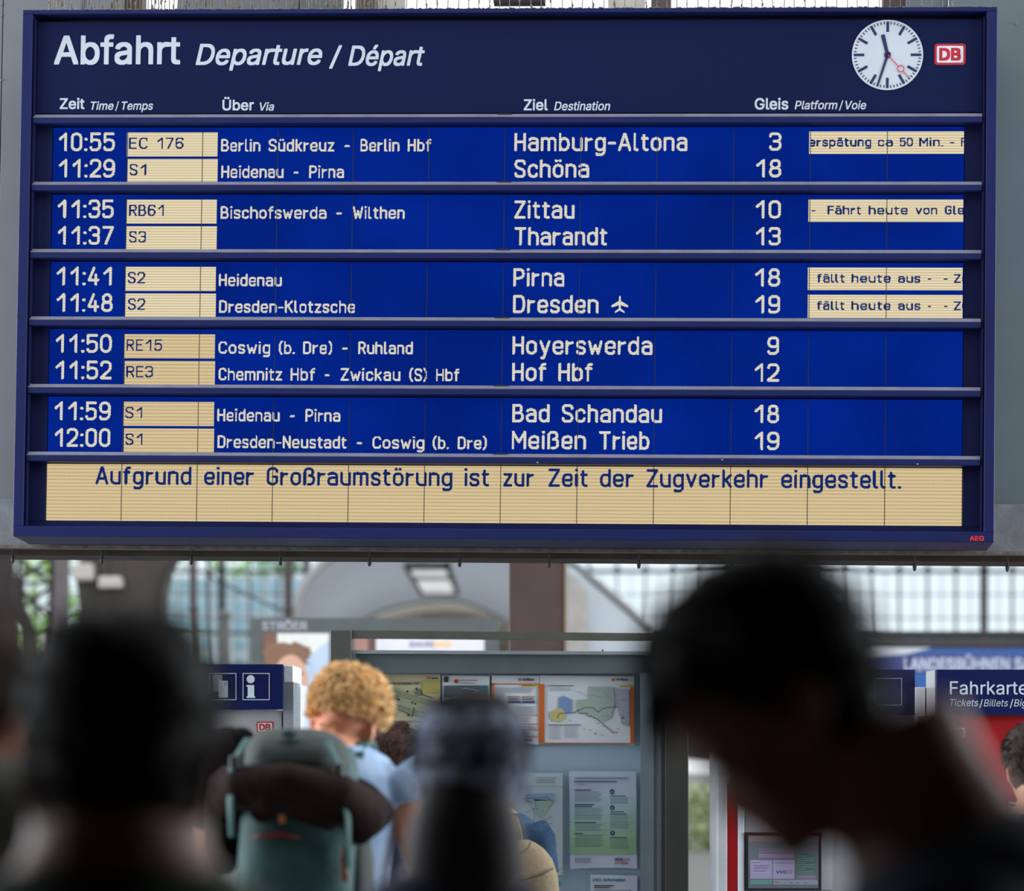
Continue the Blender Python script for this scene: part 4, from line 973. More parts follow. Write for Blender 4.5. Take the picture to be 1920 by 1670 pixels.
obj('information_symbol', im, sym, k1)
obj('ticket_symbol', pbox(MB(), 399, 1265, 416, 1296, hd, .002), mat('symbol_grey', (150, 156, 166), 0.5), k1)
obj('ticket_symbol', pbox(MB(), 409.5, 1276, 427, 1307.5, hd-.002, .002), sym, k1)
def kt(par, body, x0, x1, yb, cap, d, m, **k): return obj('lettering', text_mb(body, X(x0, d), X(x1, d), Z(yb, d), cap*d/F, d-.0015, **k), m, par)
kt(k1, '1', 412, 414.5, 1271, 4, hd, hdr); kt(k1, '2', 420.5, 425, 1284, 5, hd-.002, hdr)
md = kd-.001
k1_ = badge(k1, X(481.5, kd), X(512.5, kd), Z(1373.5, kd), Z(1352.5, kd), kd-.002, .002, local=False, red_=mat('badge_red', (160, 20, 36), 0.5), white_=mat('badge_white', (215, 200, 205), 0.5))
for (a, b, y0, y1) in ((380, 413, 1397, 1442),):
    obj('red_label', pbox(MB(), a, y0, b, y1, kd-.004, .004), kred, k1)
    kt(k1, 'Punkt', 391, 409, 1424.5, 4, kd-.004, sym, bold=.02)
obj('red_stripe', pbox(MB(), 368, 1331, 380, FK, kd-.02, .02), kred, k1)
obj('edge_profile', pbox(MB(), 355, 1331, 366, FK, kd-.03, .03, 0.004), ksil, k1)
# second machine at the left edge
k0 = thing('ticket_machine', 'ticket machine at the left edge of the picture with a small red label', 'ticket machine', (X(-80, kd), kd, 0))
obj('cabinet', pbox(MB(), -250, 1331, 98, FK, kd, 0.62), mat('machine_pale', (170, 172, 180), 0.5), k0)
obj('header', pbox(MB(), -252, 1245, 100, 1330, kd-.05, 0.06), hdr, k0)
obj('red_label', pbox(MB(), 1.5, 1408, 66, 1451, kd-.004, .004), kred, k0)
kt(k0, 'Punkt', 5, 24, 1435, 4.5, kd-.004, sym, bold=.02); kt(k0, 'Punkt', 5, 22, 1426, 4, kd-.004, mat('label_pink', (190, 70, 80), 0.5))
obj('edge_profile', pbox(MB(), 86, 1331, 98, FK, kd-.03, .03, 0.004), ksil, k0)
# machine with the screen
k2 = thing('ticket_machine', 'ticket machine with a lit touch screen and red left edge beside the display case', 'ticket machine', (X(1530, kd), kd, 0))
obj('cabinet', pbox(MB(), 1397, 1331, 1714, FK, kd, 0.62), kgrey, k2)
obj('header', pbox(MB(), 1346, 1255, 1715.5, 1340, kd-.05, 0.06), mat('machine_header_b', (30, 34, 84), 0.45), k2)
obj('symbol_frame', frame_px(1640, 1271, 1691, 1322, 1.0, hd), sym, k2)
obj('edge_profile', pbox(MB(), 1345, 1340, 1363.5, FK, kd-.03, .5, 0.004), ksil, k2)
obj('red_stripe', pbox(MB(), 1363.5, 1340, 1383.5, FK, kd-.015, .4), kred, k2)
obj('inner_profile', pbox(MB(), 1383.5, 1340, 1396, FK, kd-.02, .3, 0.003), kwh, k2)
obj('screen_surround', pbox(MB(), 1397, 1500, 1560, 1668, kd-.012, .012), kgrey, k2)
sb = MB(); 
for r_ in ((1398, 1560, 1540, 1566), (1398, 1665, 1540, 1669), (1398, 1566, 1403, 1665), (1535, 1566, 1540, 1665)): pbox(sb, *r_, kd-.03, .02)
obj('screen_bezel', sb, mat('bezel', (18, 22, 34), 0.4), k2)
scr = obj('screen', pbox(MB(), 1403, 1566, 1535, 1665, kd-.02, .008), lcd('screen_grey', (108, 116, 126), 0.75), k2)
def sp_(x0, y0, x1, y1, rgb, st=0.8, dd=.001, nm='screen_image'):
    return obj(nm, pbox(MB(), x0, y0, x1, y1, kd-.02-dd, .0006), lcd('screen_%d_%d_%d' % rgb, rgb, st), scr)
sp_(1404, 1567, 1535, 1577, (140, 120, 124)); sp_(1423, 1590, 1488, 1598, (128, 118, 142)); sp_(1423, 1600, 1488, 1608, (148, 128, 168))
sp_(1407, 1612, 1448, 1647, (160, 156, 196)); sp_(1449.5, 1612, 1489.5, 1647, (164, 158, 196)); sp_(1495, 1600, 1528, 1639, (84, 112, 108))
for k in range(9): sp_(1496, 1604+k*4, 1527 if k % 3 else 1512, 1605.2+k*4, (120, 156, 146), dd=.002)
sp_(1407, 1649, 1447.5, 1657, (104, 152, 146)); sp_(1450, 1649, 1533, 1658, (140, 150, 168)); sp_(1495, 1640, 1530, 1647, (128, 126, 150))
for (x0, x1, y) in ((1409, 1426, 1616), (1452, 1487, 1616.5), (1412, 1442, 1621.5), (1413, 1440, 1624.5), (1413, 1440, 1627.5), (1413, 1436, 1632), (1424, 1440, 1593.5), (1453, 1461, 1653), (1469, 1472, 1654), (1480, 1487, 1654), (1493, 1499, 1654), (1507, 1513, 1654)):
    sp_(x0, y, x1, y+1.1, (100, 96, 132), dd=.002)
obj('lettering', text_mb('VVO', X(1454, kd), X(1475, kd), Z(1637, kd), 6*kd/F, kd-.0225, 0.03), lcd('screen_letters', (70, 78, 118), 0.8), scr)
for y in (1631, 1633.6, 1636.2): sp_(1478, y, 1486.5, y+1, (90, 100, 130), dd=.002)
# red machine at right
kd3 = 12.9
k3 = thing('ticket_machine', 'red ticket machine under a navy header lettered for tickets, at the right edge', 'ticket machine', (X(1930, kd3), kd3, 0))
obj('cabinet', pbox(MB(), 1758, 1341, 2110, FK, kd3, 0.62), kred, k3)
obj('header', pbox(MB(), 1757, 1255, 2112, 1340.5, kd3-.05, .06), hdr, k3)
hd3 = kd3-.05
kt(k3, 'Fahrkarten', 1781, 1945, 1301.5, 24.5, hd3, sym, bold=.004); kt(k3, 'Tickets', 1781, 1834, 1323.5, 13, hd3, sym, italic=.2); kt(k3, '/', 1836, 1843, 1325, 14, hd3, sym); kt(k3, 'Billets', 1844.5, 1890, 1324, 13, hd3, sym, italic=.2)
kt(k3, '/', 1893, 1900, 1325, 14, hd3, sym); kt(k3, 'Biglietti', 1901, 1960, 1324, 13, hd3, sym, italic=.2)
badge(k3, X(1777.5, kd3), X(1811, kd3), Z(1384, kd3), Z(1361.5, kd3), kd3-.002, .002, local=False, white_=mat('badge_white2', (215, 200, 205), 0.5))
obj('seam', pbox(MB(), 1812, 1368.5, 2100, 1369.3, kd3-.001, .002), mat('seam_red', (130, 10, 20), 0.5), k3)
# slim grey cabinets between the two machines
ks = thing('grey_cabinet', 'pair of slim pale grey cabinet sides between the two ticket machines at right', 'cabinet', (X(1737, 13.56), 13.56, 0))
FS = 1400+F*EYE/13.56
obj('panel', pbox(MB(), 1716, 1288, 1734.5, FS, 13.56, .4, .003), ksil, ks); obj('panel', pbox(MB(), 1737, 1288, 1757, FS, 13.56, .4, .003), ksil, ks)
obj('gap', pbox(MB(), 1734.5, 1289, 1737, FS, 13.58, .3), gap_m, ks)
obj('upright', pbox(MB(), 1753.5, 1256, 1757, 1288, 13.56, .3), ksil, ks)
# ------------------------------------------------------------------ people
def remesh(mb, voxel, sm=4, name='m'):
    me = mb.mesh('tmp'); o = bpy.data.objects.new('tmp', me); COL.objects.link(o)
    r = o.modifiers.new('r', 'REMESH'); r.mode = 'VOXEL'; r.voxel_size = voxel
    s = o.modifiers.new('s', 'SMOOTH'); s.iterations = sm; s.factor = 0.5
    dg = bpy.context.evaluated_depsgraph_get(); dg.update()
    out = bpy.data.meshes.new_from_object(o.evaluated_get(dg))
    bpy.data.objects.remove(o); bpy.data.meshes.remove(me)
    out.polygons.foreach_set('use_smooth', [True]*len(out.polygons)); out.name = name
    return out
def ering(z, hw, hd, yc=0.0, xc=0.0, n=20, p=2.3, fr=None):
    out = []
    for k in range(n):
        t = 2*math.pi*k/n; c, s_ = math.cos(t), math.sin(t)
        c = math.copysign(abs(c)**(2/p), c); s_ = math.copysign(abs(s_)**(2/p), s_)
        out.append(Vector((xc+hw*c, yc+hd*s_, z)))
    return out
HEAD = [(0.000, .020, .080, -.045), (0.012, .036, .090, -.010), (0.03, .048, .092, -.038), (0.055, .058, .089, -.062), (0.085, .066, .088, -.080), (0.115, .072, .087, -.093),
        (0.145, .0755, .089, -.100), (0.17, .075, .086, -.100), (0.195, .067, .074, -.090), (0.215, .052, .052, -.070), (0.229, .030, .026, -.042), (0.235, .008, .002, -.014)]
def head_ring(z, hw, yf, yb, g=0.0, n=24):
    yc = (yf+yb)/2; hd = (yf-yb)/2
    return [Vector(((hw+g)*math.cos(2*math.pi*k/n), yc+(hd+g)*math.sin(2*math.pi*k/n), z)) for k in range(n)]
def build_person(label, loc, H, facing=0.0, yaw=0.0, pitch=0.0, roll=0.0, hoff=(0, 0), skin=(170, 120, 95), hair=(40, 30, 26), shirt=(40, 42, 50), trousers=(40, 42, 52),
                 hair_kind='short', group=None, lean=0.0, arms='down', shirt_rgb2=None, cat='person', sw=1.0, voxel=0.009, hs=1.0, ks=1.0, nw=1.0, slv=.5):
    t = thing('person', label, cat, loc, group, rotz=facing)
    k = H/1.80*ks
    LM = Matrix.Translation((0, 0, 0.95*k)) @ Matrix.Rotation(-lean, 4, 'X') @ Matrix.Translation((0, 0, -0.95*k))    # upper body leans forward
    chin = H-0.235*hs
    HMx = LM @ Matrix.Translation((hoff[0], hoff[1]+0.01, chin-0.04)) @ Matrix.Rotation(yaw, 4, 'Z') @ Matrix.Rotation(roll, 4, 'Y') @ Matrix.Rotation(-pitch, 4, 'X') @ Matrix.Translation((0, 0, 0.04)) @ Matrix.Scale(hs, 4)
    body = MB(); hd = MB()
    hd.loft([head_ring(*r) for r in HEAD])
    hd.loft([[Vector((x*s_, .083+y, z)) for x, y in ((-1, 0), (-.5, 1.1*h_), (0, 1.5*h_), (.5, 1.1*h_), (1, 0), (0, -.01))] for z, s_, h_ in ((.062, .012, .006), (.068, .017, .017), (.08, .011, .015), (.105, .007, .007), (.118, .006, .001))])
    hd.ell((0, .088, .047), (.022, .008, .005)); hd.ell((0, .086, .038), (.019, .009, .006)); hd.ell((0, .083, .016), (.02, .012, .013))
    for s_ in (-1, 1):
        hd.ell((s_*.034, .080, .112), (.020, .009, .006)); hd.ell((s_*.042, .062, .075), (.020, .02, .016))
        R = Matrix.Rotation(s_*0.35, 3, 'Z') @ Matrix.Rotation(0.2, 3, 'X')
        hd.ell((s_*.079, -.012, .088), (.008, .018, .031), R); hd.ell((s_*.083, -.018, .092), (.006, .021, .026), R); hd.ell((s_*.076, -.006, .064), (.007, .01, .012), R)
    hd.xf(HMx); body.add(hd.v, hd.f)
    up = MB()
    nb = Vector((hoff[0]*.4, -.012, 1.50*k)); nt = Vector((hoff[0], hoff[1]-.005, chin+.05))
    up.tube([nb, (nb+nt)/2, nt], [(.070*nw, .066*nw), (.056*nw, .058*nw), (.055*nw, .06*nw)], 16)
    TOR = [(.86, .150, .105, 0), (.95, .168, .118, 0), (1.03, .160, .110, 0), (1.12, .146, .100, 0), (1.25, .162, .112, -.005), (1.36, .178, .120, -.01), (1.43, .180, .108, -.015), (1.475, .155, .088, -.015), (1.505, .105, .07, -.012), (1.53, .068, .058, -.01)]
    def torso(g, rows, wz=1.0): return [ering(z*k, hw*sw*k+g, hd_*k+g, yc*k) for z, hw, hd_, yc in rows]
    up.loft(torso(0, TOR))
    arms_c = []
    for s_ in (-1, 1):
        sh = Vector((s_*.172*sw*k, -.01, 1.435*k)); dl = Vector((s_*.205*sw*k, -.012, 1.40*k))
        if arms == 'down': el = Vector((s_*.262*sw*k, -.035, 1.13*k)); wr = Vector((s_*.235*sw*k, .16, .98*k))
        elif arms == 'bent': el = Vector((s_*.265*sw*k, -.03, 1.14*k)); wr = Vector((s_*.10*k, .24, 1.18*k))
        else: el = Vector((s_*.255*sw*k, -.02, 1.12*k)); wr = Vector((s_*.26*sw*k, .03, .87*k))
        arms_c.append((sh, dl, el, wr, s_))
        up.tube([sh, dl, dl.lerp(el, .45), el, el.lerp(wr, .3), wr], [.062*k, .056*k, .047*k, .040*k, .041*k, .027*k], 12)
        dr = (wr-el).normalized(); side = dr.cross(Vector((0, 0, 1)) if abs(dr.z) < .9 else Vector((0, 1, 0))).normalized(); nrm = side.cross(dr).normalized()
        pc = wr+dr*.045
        up.loft([[wr+dr*a+side*x*w+nrm*y*h_ for x, y in ((-1, -1), (1, -1), (1.1, 0), (1, 1), (-1, 1), (-1.1, 0))] for a, w, h_ in ((-.01, .022, .016), (.03, .036, .015), (.085, .040, .012), (.092, .036, .009))])
        for i, (off, ln) in enumerate(((-.031, .068), (-.0105, .077), (.0105, .073), (.031, .056))):
            b0 = wr+dr*.08+side*off; up.tube([b0, b0+dr*ln*.45-nrm*.006, b0+dr*ln*.78-nrm*.018, b0+dr*ln-nrm*.034], [.0095, .009, .008, .0065], 8)
        tb = wr+dr*.028+side*(-s_*.03); up.tube([tb, tb+dr*.024+side*(-s_*.022)-nrm*.006, tb+dr*.052+side*(-s_*.03)-nrm*.014], [.012, .0105, .008], 8)
    up.xf(LM); body.add(up.v, up.f)
    legs_c = []
    for s_ in (-1, 1):
        P = [Vector((s_*.085*k, 0, .92*k)), Vector((s_*.095*k, .005, .72*k)), Vector((s_*.095*k, .01, .50*k)), Vector((s_*.10*k, -.01, .32*k)), Vector((s_*.10*k, -.02, .09*k))]
        legs_c.append(P); body.tube(P, [.088*k, .078*k, .056*k, .054*k, .036*k], 14)
        body.ell((s_*.10*k, .05, .045), (.042, .12, .04))
    sk = mat('skin_%d_%d_%d' % skin, skin, 0.6, scale=20, var=0.08, bump=0.05, spec=0.25)
    obj('body', remesh(body, voxel, 2, 'body'), sk, t, local=True)
    # eyes
    for s_ in (-1, 1):
        e_ = MB().ell((s_*.032, .079, .1), (.012, .011, .009), nu=10, nv=8).xf(HMx); obj('eye', e_, mat('eye_white', (190, 185, 180), 0.3), t, local=True, smooth=True)
    # shirt, trousers, shoes
    sm_ = MB()
    sh_rows = [r for r in TOR if r[0] >= .95 and r[0] < 1.52]
    sm_.loft(torso(.014, [(.88, .166, .118, 0)]+sh_rows))
    sm_.tube([nb+Vector((0, 0, -.04)), nb+Vector((0, 0, .012))], [(.092*nw, .085*nw), (.070*nw, .066*nw)], 16)
    for (sh, dl, el, wr, s_) in arms_c:
        fr_ = dl.lerp(el, slv if arms != 'long' else 1.0)
        pts = [sh, dl, dl.lerp(el, slv*.6), fr_]; rr_ = [.076*k, .073*k, .068*k, .066*k]
        if arms == 'long' or arms == 'bent': pts = [sh, dl, el, el.lerp(wr, .9)]; rr_ = [.076*k, .072*k, .054*k, .04*k]
        sm_.tube(pts, rr_, 14)
    sm_.xf(LM)
    me = remesh(sm_, voxel, 3, 'shirt')
    obj('shirt', me, mat('shirt_%d_%d_%d' % shirt, shirt, 0.85, scale=6 if not shirt_rgb2 else 14, var=0.15, bump=0.35, bscale=14, rgb2=shirt_rgb2, spec=0.08), t, local=True)
    tr = MB(); tr.loft([ering(z*k, hw*k+.02, hd_*k+.02, yc) for z, hw, hd_, yc in ((.84, .155, .11, 0), (.95, .168, .118, 0), (1.0, .160, .112, 0))])
    for P in legs_c: tr.tube(P[:4]+[P[4]+Vector((0, 0, .02))], [.1*k, .092*k, .075*k, .068*k, .06*k], 14)
    obj('trousers', remesh(tr, voxel*1.3, 3, 'trousers'), mat('cloth_%d_%d_%d' % trousers, trousers, 0.85, scale=5, bump=0.3, bscale=16, spec=0.08), t, local=True)
    for s_ in (-1, 1):
        q = MB().ell((s_*.10*k, .055, .05), (.05, .135, .045)); q.box(s_*.10*k-.045, s_*.10*k+.045, -.07, .18, 0, .03, .006)
        obj('shoe', q, mat('shoe_dark', (34, 32, 34), 0.6), t, local=True, smooth=True)
    hm = mat('hair_%d_%d_%d' % hair, hair, 0.65, scale=50, var=0.35, spec=0.12)
    rnd = random.Random(hash(label) % 1000 if False else len(label)*7+int(H*1000))
    if hair_kind in ('short', 'curly', 'long', 'crop'):
        g0 = {'short': .012, 'curly': .017, 'long': .014, 'crop': .007}[hair_kind]
        # cap of hair: rings above a sloping hairline (low at the nape, high at the brow)
        H2 = MB(); vs = []; n = 40; rws = 16
        def skull(z):
            for a, b in zip(HEAD[:-1], HEAD[1:]):
                if a[0] <= z <= b[0]:
                    f_ = (z-a[0])/(b[0]-a[0]); return tuple(a[i]+(b[i]-a[i])*f_ for i in (1, 2, 3))
            return HEAD[-1][1:]
        def pt(kk, j, g):
            th = 2*math.pi*kk/n; frontness = math.sin(th)             # +1 at the brow, -1 at the nape
            side = abs(math.cos(th))
            z0 = .168 if frontness > .55 else (.035 + (.168-.035)*max(0, (frontness+.35)/.9)**1.0 if frontness > -.35 else .030)
            if hair_kind == 'curly': z0 = max(z0, .112 if frontness < -.35 else .12)
            z = z0+(.234-z0)*(j/rws)
            hw, yf, yb = skull(z); yc = (yf+yb)/2; hd_ = (yf-yb)/2
            gg = g*(0.55 if j == 0 else 1.0)*(1.0 if frontness < .6 else .8)
            return Vector(((hw+gg)*math.cos(th), yc+(hd_+gg)*math.sin(th), z+g*(j/rws)**2))
        for j in range(rws+1):
            for kk in range(n):
                v = pt(kk, j, g0+rnd.uniform(-.3, .3)*g0*(1.0 if hair_kind == 'curly' else .35)); vs.append(v)
        fs = [(j*n+a, j*n+(a+1) % n, (j+1)*n+(a+1) % n, (j+1)*n+a) for j in range(rws) for a in range(n)]+[tuple(range(rws*n, rws*n+n))]
        H2.add(vs, fs)
        obj('hair', H2.xf(HMx), hm, t, local=True, smooth=True)
        ST = MB(); cnt = {'short': 1100, 'crop': 900, 'curly': 2100, 'long': 1400}[hair_kind]
        for _ in range(cnt):
            kk = rnd.uniform(0, n); j = rnd.uniform(0, rws-.3); p = pt(kk, j, g0*.8); c = Vector((0, -.01, .13)); o_ = (p-c).normalized()
            if hair_kind == 'curly':
                tt = o_.orthogonal().normalized(); tt.rotate(Matrix.Rotation(rnd.random()*6.28, 3, o_)); bb = o_.cross(tt)
                r0 = rnd.uniform(.005, .010); ln = rnd.uniform(.010, .026); pts = []
                for i in range(6):
                    f_ = i/5; an = f_*5.0; pts.append(p+o_*(ln*f_)+tt*r0*math.sin(an)*1.2+bb*r0*(1-math.cos(an))*1.0)
                ST.tube(pts, [.0021, .0028, .0028, .0026, .002, .0008], 4)
            else:
                down = Vector((0, 0, -1)) if p.z < .2 else Vector((rnd.uniform(-1, 1), rnd.uniform(-.3, 1), 0))
                dd = (down-o_*down.dot(o_)).normalized()*rnd.uniform(.6, 1.2)+Vector((rnd.uniform(-.3, .3), rnd.uniform(-.3, .3), rnd.uniform(-.3, .3)))
                ln = rnd.uniform(.016, .026) if hair_kind != 'crop' else rnd.uniform(.006, .012)
                ST.tube([p, p+o_*ln*.28+dd*ln*.5, p+o_*ln*.30+dd*ln], [.0016, .0014, .0004], 3)
        obj('hair_strands', ST.xf(HMx), hm, t, local=True, kind='stuff')
    t['_'] = 0; del t['_']
    return t, HMx, LM, k


# 1 left foreground head, seen from behind
d = F/2050
build_person('dark-haired person seen from behind, big and out of focus at the lower left', (X(222, d), d, 0), 1.715, skin=(96, 62, 46), hair=(20, 16, 14), shirt=(44, 54, 44), hair_kind='long', arms='long', hs=1.0, ks=1.035, nw=1.5, sw=.9)
# 2 right foreground man, looking down to the left
d = F/2250
big, _, _, _ = build_person('person with bowed dark head in profile, big and out of focus at the right', (X(2262, d), d, 0), 1.858, facing=math.radians(75), yaw=math.radians(7), pitch=math.radians(20), lean=math.radians(24), skin=(110, 66, 52), hair=(20, 15, 15), shirt=(20, 25, 36), shirt_rgb2=(38, 44, 54), ks=1.005, nw=1.25, sw=.82, arms='bent', hs=1.0)
# 3 person cut off by the left edge
d = F/1650
build_person('person in a grey top cut off by the left edge of the picture', (X(-95, d), d, 0), 1.76, facing=math.radians(-20), skin=(150, 92, 62), hair=(60, 44, 34), shirt=(150, 150, 140), hair_kind='short', arms='long', ks=1.08)
# 4 person with a knitted cap
d = F/1280
p4, H4, L4, _ = build_person('person in a blue-grey knitted cap, blurred in front of the display case', (X(848, d), d, 0), 1.67, facing=math.radians(10), skin=(88, 64, 56), hair=(24, 20, 22), shirt=(34, 36, 52), hair_kind='long', arms='long', hs=.92, ks=1.01, nw=1.25, sw=.82, hoff=(.027, 0))
bk = MB().ell((0.014, -.03, 1.67-.235*.92-.02), (.090, .085, .15)); bk = remesh(bk, .012, 2)
obj('hair_back', bk, mat('hair_24_20_22', (24, 20, 22)), p4, local=True)
cap = MB()
rings = []
for (z, g) in ((.045, .014), (.06, .022), (.118, .021), (.122, .014), (.14, .015), (.165, .016), (.19, .018), (.21, .020), (.226, .022), (.238, .016), (.244, .004)):
    zz = min(z, .2345)
    for a, b in zip(HEAD[:-1], HEAD[1:]):
        if a[0] <= zz <= b[0]:
            f_ = (zz-a[0])/(b[0]-a[0]); r = [a[i]+(b[i]-a[i])*f_ for i in (1, 2, 3)]
    rings.append([v+Vector((0, 0, 0.005)) for v in head_ring(z, max(r[0], .012), r[1], r[2], g, 32)])
cap.loft(rings).xf(H4)
obj('knitted_cap', cap, mat('cap_wool', (116, 124, 146), 0.95, scale=60, var=0.15, bump=0.5, bscale=120), p4, local=True, smooth=True)
# 5 person with ginger curls and a trekking backpack
BS = 740.0; d5 = F/BS
p5, H5, L5, _ = build_person('person with curly ginger hair in a pale blue shirt, carrying a green pack', (X(592, d5), d5, 0), 1.792, yaw=math.radians(-22), roll=math.radians(5), hoff=(0.046, 0.0),
    skin=(226, 158, 126), hair=(224, 184, 130), shirt=(150, 176, 214), pitch=math.radians(20), hair_kind='curly', arms='down', shirt_rgb2=(176, 198, 226), sw=1.05, ks=1.07, slv=.12)
cb = MB().tube([Vector((.0, -.05, 1.515)), Vector((.06, -.055, 1.525)), Vector((.11, -.02, 1.51)), Vector((.10, .04, 1.50))], [.016, .02, .02, .014], 10)
obj('collar', cb, mat('collar_white', (220, 226, 236), 0.8), p5, local=True, smooth=True)
def P5(px, py, y): return Vector(((px-592)/BS, y, EYE+(CY-py)/BS))
bp = thing('backpack', 'dark green trekking backpack with teal straps worn by the person with ginger curls', 'backpack', (X(572, d5), d5-.2, 1.05))
tealm = mat('pack_teal', (34, 72, 72), 0.75, scale=18, var=0.18, bump=0.3, bscale=30); lidm = mat('pack_lid', (46, 56, 54), 0.8, scale=14, var=0.2, bump=0.4, bscale=24); strapm = mat('pack_strap', (48, 88, 86), 0.7)
W5 = Matrix.Translation((X(592, d5), d5, 0))
def o5(name, mb, m, par, smooth=True, **k):
    if isinstance(mb, MB): mb = mb.xf(W5).mesh(name, smooth)
    else: mb.transform(W5)
    return obj(name, mb, m, par, smooth=smooth, **k)
mbp = MB()
rws = []
for (py, xa, xb, y0, dpt) in ((2000, 480, 660, -.25, .10), (1900, 468, 672, -.25, .13), (1750, 462, 680, -.26, .15), (1620, 462, 684, -.26, .16), (1520, 468, 684, -.255, .155), (1440, 476, 680, -.245, .14), (1400, 486, 672, -.235, .12)):
    z = EYE+(CY-py)/BS
    rws.append(ering(z, (xb-xa)/2/BS, dpt, y0, ((xa+xb)/2-592)/BS, 26, 3.0))
mbp.loft(rws[::1])
o5('main_sack', remesh(mbp, .012, 6, 'main_sack'), tealm, bp)
lid = MB(); rws = []
for (py, xa, xb, y0, dpt) in ((1452, 478, 672, -.25, .15), (1432, 472, 674, -.255, .175), (1404, 476, 664, -.25, .17), (1384, 486, 650, -.24, .15), (1371, 502, 625, -.23, .11), (1366, 520, 600, -.225, .06)):
    rws.append(ering(EYE+(CY-py)/BS, (xb-xa)/2/BS, dpt, y0, ((xa+xb)/2-592)/BS, 26, 2.8))
lid.loft(rws); o5('lid', remesh(lid, .010, 6, 'lid'), lidm, bp)
def patch(pts, y, name, m, par, th=.006): return o5(name, MB().prism_y([((a-592)/BS, EYE+(CY-b)/BS) for a, b in pts][::-1], y, y+th), m, par, smooth=False)
pt_ = patch([(547, 1377), (563, 1369), (580, 1377), (563, 1387)], -.412, 'diamond_patch', strapm, bp, .02)
o5('side_strap', MB().tube([P5(489, 1385, -.40), P5(474, 1412, -.42), P5(463, 1440, -.43), P5(460, 1500, -.43), P5(462, 1560, -.42)], [(.014, .003)]*5, 8), strapm, bp)
o5('side_strap', MB().tube([P5(632, 1390, -.41), P5(648, 1425, -.43), P5(660, 1460, -.43), P5(668, 1530, -.43), P5(668, 1615, -.42)], [(.012, .003)]*5, 8), strapm, bp)
for (px, py) in ((468, 1427), (652, 1440)): o5('buckle', MB().box((px-9-592)/BS, (px+9-592)/BS, -.446, -.43, EYE+(CY-py-12)/BS, EYE+(CY-py+12)/BS, .003), mat('buckle_grey', (74, 78, 76), 0.5), bp, smooth=False)
o5('zip', MB().tube([P5(498, 1561, -.412), P5(520, 1557, -.421), P5(550, 1556, -.424), P5(585, 1562, -.419)], [.002, .0055, .0055, .002], 8), mat('zip_red', (120, 20, 24), 0.6), bp, label='red zip')
o5('zip_pull', MB().tube([P5(545, 1498, -.425), P5(550, 1515, -.428), P5(553, 1535, -.43)], [(.008, .003)]*3, 6), mat('pull_orange', (170, 104, 44), 0.6), bp, label='orange zip pull')
o5('side_pocket', remesh(MB().ell(P5(676, 1640, -.24), (.045, .11, .16)), .012, 3), mat('pack_pocket', (40, 46, 44), 0.85), bp)
o5('compression_strap', MB().tube([P5(668, 1562, -.41), P5(660, 1600, -.42), P5(664, 1640, -.41)], [(.007, .003)]*3, 6), mat('pull_rust', (130, 60, 40), 0.7), bp)
o5('shoulder_strap', MB().tube([P5(665, 1420, -.10), P5(672, 1398, -.03), P5(684, 1392, .03), P5(690, 1420, .10), P5(690, 1500, .13)], [(.028, .010)]*5, 10), strapm, bp)
o5('shoulder_strap', MB().tube([P5(510, 1420, -.10), P5(500, 1398, -.03), P5(492, 1392, .03), P5(488, 1420, .10), P5(488, 1500, .13)], [(.028, .010)]*5, 10), strapm, bp)
# jacket slung round the pack
jk = MB()
jk.tube([P5(700, 1535, -.30), P5(640, 1480, -.40), P5(560, 1462, -.43), P5(490, 1470, -.40), P5(452, 1480, -.30)], [(.065, .075), (.075, .05), (.07, .045), (.07, .05), (.06, .07)], 18)
jk.tube([P5(640, 1530, -.36), P5(560, 1492, -.415), P5(500, 1505, -.38)], [(.05, .06), (.035, .035), (.05, .05)], 14)
jk.tube([P5(640, 1490, -.22), P5(690, 1515, -.20), P5(742, 1524, -.17)], [(.07, .07), (.075, .07), (.02, .025)], 14)
jk.ell(P5(688, 1535, -.2), (.06, .09, .045)); jk.ell(P5(600, 1452, -.40), (.05, .03, .03)); jk.ell(P5(540, 1500, -.43), (.06, .03, .03))
jk.tube([P5(462, 1385, -.22), P5(440, 1400, -.20), P5(425, 1440, -.18), P5(416, 1500, -.14)], [.040, .065, .085, .07], 16)
jk.tube([P5(430, 1430, -.14), P5(410, 1490, -.10), P5(402, 1548, -.08)], [.075, .075, .055], 14)
obj5 = remesh(jk, .011, 7, 'jacket')
jt = thing('jacket', 'dark brown jacket bundled around the green backpack and over the left shoulder', 'jacket', (X(572, d5), d5-.25, 1.4))
o5('jacket_body', obj5, mat('jacket_brown', (26, 22, 23), 0.9, scale=2.2, bump=0.9, bscale=11, rgb2=(46, 33, 33), spec=0.08), jt)
o5('sleeve', remesh(MB().tube([P5(446, 1455, -.24), P5(440, 1520, -.26), P5(438, 1590, -.26), P5(442, 1628, -.25)], [.052, .050, .044, .024], 14), .011, 4), mat('jacket_black', (16, 16, 20), 0.9, spec=0.08), jt, label='hanging black sleeve')
o5('collar', remesh(MB().ell(P5(470, 1380, -.2), (.030, .05, .022), Matrix.Rotation(.5, 3, 'Y')), .008, 3), mat('jacket_black', (16, 16, 20)), jt)
# 6 dark-haired man before the case
d = F/550
build_person('person with short dark brown hair half hidden behind the one with ginger curls', (X(735, d), d, 0), 1.675, facing=math.radians(-28), skin=(206, 150, 124), hair=(58, 42, 36), shirt=(36, 42, 62), shirt_rgb2=(56, 60, 80), hair_kind='short', arms='bent', voxel=.011)
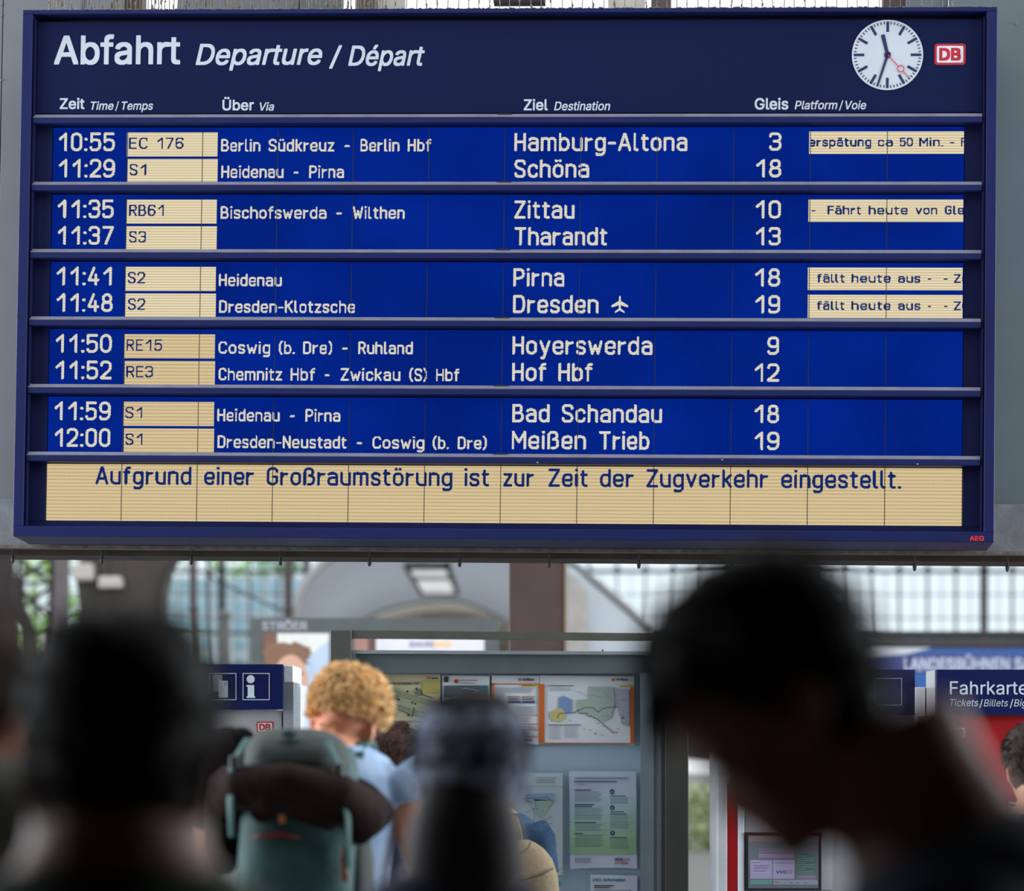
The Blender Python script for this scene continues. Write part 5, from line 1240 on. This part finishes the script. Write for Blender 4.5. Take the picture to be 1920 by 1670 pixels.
# 7 person with a tan daypack
d7 = F/520
p7, _, _, _ = build_person('person in a blue checked shirt with a tan daypack, hidden behind the knitted cap', (X(928, d7), d7, 0), 1.63, facing=math.radians(-30), skin=(200, 150, 124), hair=(70, 52, 40), shirt=(16, 34, 52), shirt_rgb2=(52, 74, 100), hair_kind='short', arms='down', voxel=.011)
tan = mat('daypack_tan', (120, 106, 82), 0.85, scale=20, var=0.12, bump=0.3, bscale=60); tan_d = mat('daypack_piping', (70, 58, 48), 0.8)
db = d7-.22
dp = thing('daypack', 'tan canvas daypack with dark piping in front of the network map', 'backpack', (X(990, db), db, Z(1760, db)))
def P7(px, py, y=0.0): return Vector((X(px, db), db+y, Z(py, db)))
m7 = MB(); rws = []
for (py, xa, xb, hd_) in ((1800, 948, 1040, .06), (1780, 938, 1050, .085), (1700, 934, 1052, .10), (1640, 930, 1046, .10), (1610, 930, 1036, .09), (1590, 936, 1020, .075), (1578, 950, 1002, .05), (1573, 962, 990, .02)):
    hw = (X(xb, db)-X(xa, db))/2; xc = X((xa+xb)/2, db)
    rws.append([v+Vector((0, db, 0)) for v in ering(Z(py, db), hw, hd_, 0, xc, 24, 2.6)])
m7.loft(rws); obj('sack', remesh(m7, .009, 5), tan, dp, smooth=True)
obj('piping', MB().tube([P7(933, 1606, -.088), P7(955, 1600, -.10), P7(975, 1598, -.10), P7(990, 1588, -.09), P7(995, 1577, -.07)], .0032, 8), tan_d, dp, smooth=True)
obj('piping', MB().tube([P7(938, 1625, -.10), P7(955, 1648, -.108), P7(985, 1645, -.11), P7(1015, 1637, -.105), P7(1036, 1626, -.08)], .004, 8), tan_d, dp, smooth=True)
obj('shoulder_strap', MB().tube([P7(972, 1590, .02), P7(968, 1560, -.03), P7(966, 1540, .0), P7(950, 1534, .05), P7(944, 1560, .08)], [(.022, .006)]*5, 8), tan, dp, smooth=True)
obj('side_tab', pbox(MB(), 1046, 1650, 1052, 1662, db, .02), mat('tab_teal', (30, 130, 150), 0.6), dp)
# 8 grey-brown haired man at right
d = F/520
build_person('person with short grey-brown hair in front of the red ticket machine, partly hidden', (X(1766, d), d, 0), 1.64, facing=math.radians(-20), pitch=math.radians(8), skin=(190, 140, 116), hair=(66, 56, 52), shirt=(40, 44, 56), hair_kind='short', arms='bent', voxel=.011)
# 9 man in the black lettered shirt
d9 = F/600
p9, _, L9, k9 = build_person('person in a black T-shirt lettered on the back, at the right edge', (X(1940, d9), d9, 0), 1.665, facing=math.radians(8), pitch=math.radians(6), skin=(196, 140, 112), hair=(52, 44, 40), shirt=(26, 28, 34), hair_kind='short', arms='down', voxel=.010)
names = [('And.', 1893, 1909, 235), ('Cent', 1894, 1910, 225), ('CS', 1899, 1907, 195), ('Collet', 1893, 1914, 150), ('Daniel', 1893, 1915.5, 112), ('Dobby', 1893, 1916, 98), ('Filippo', 1893, 1918, 82), ('Hauuf', 1894, 1920, 64), ('Lemi', 1894, 1919, 50)]
for i, (w, a, b, g) in enumerate(names):
    y = d9-.155
    obj('shirt_lettering', text_mb(w, X(a, y), X(b, y), Z(1506.5+i*7.4, y), 5.2*y/F, y, .03), mat('shirt_print_%d' % g, (g, g, int(g*1.02)), 0.7), p9)
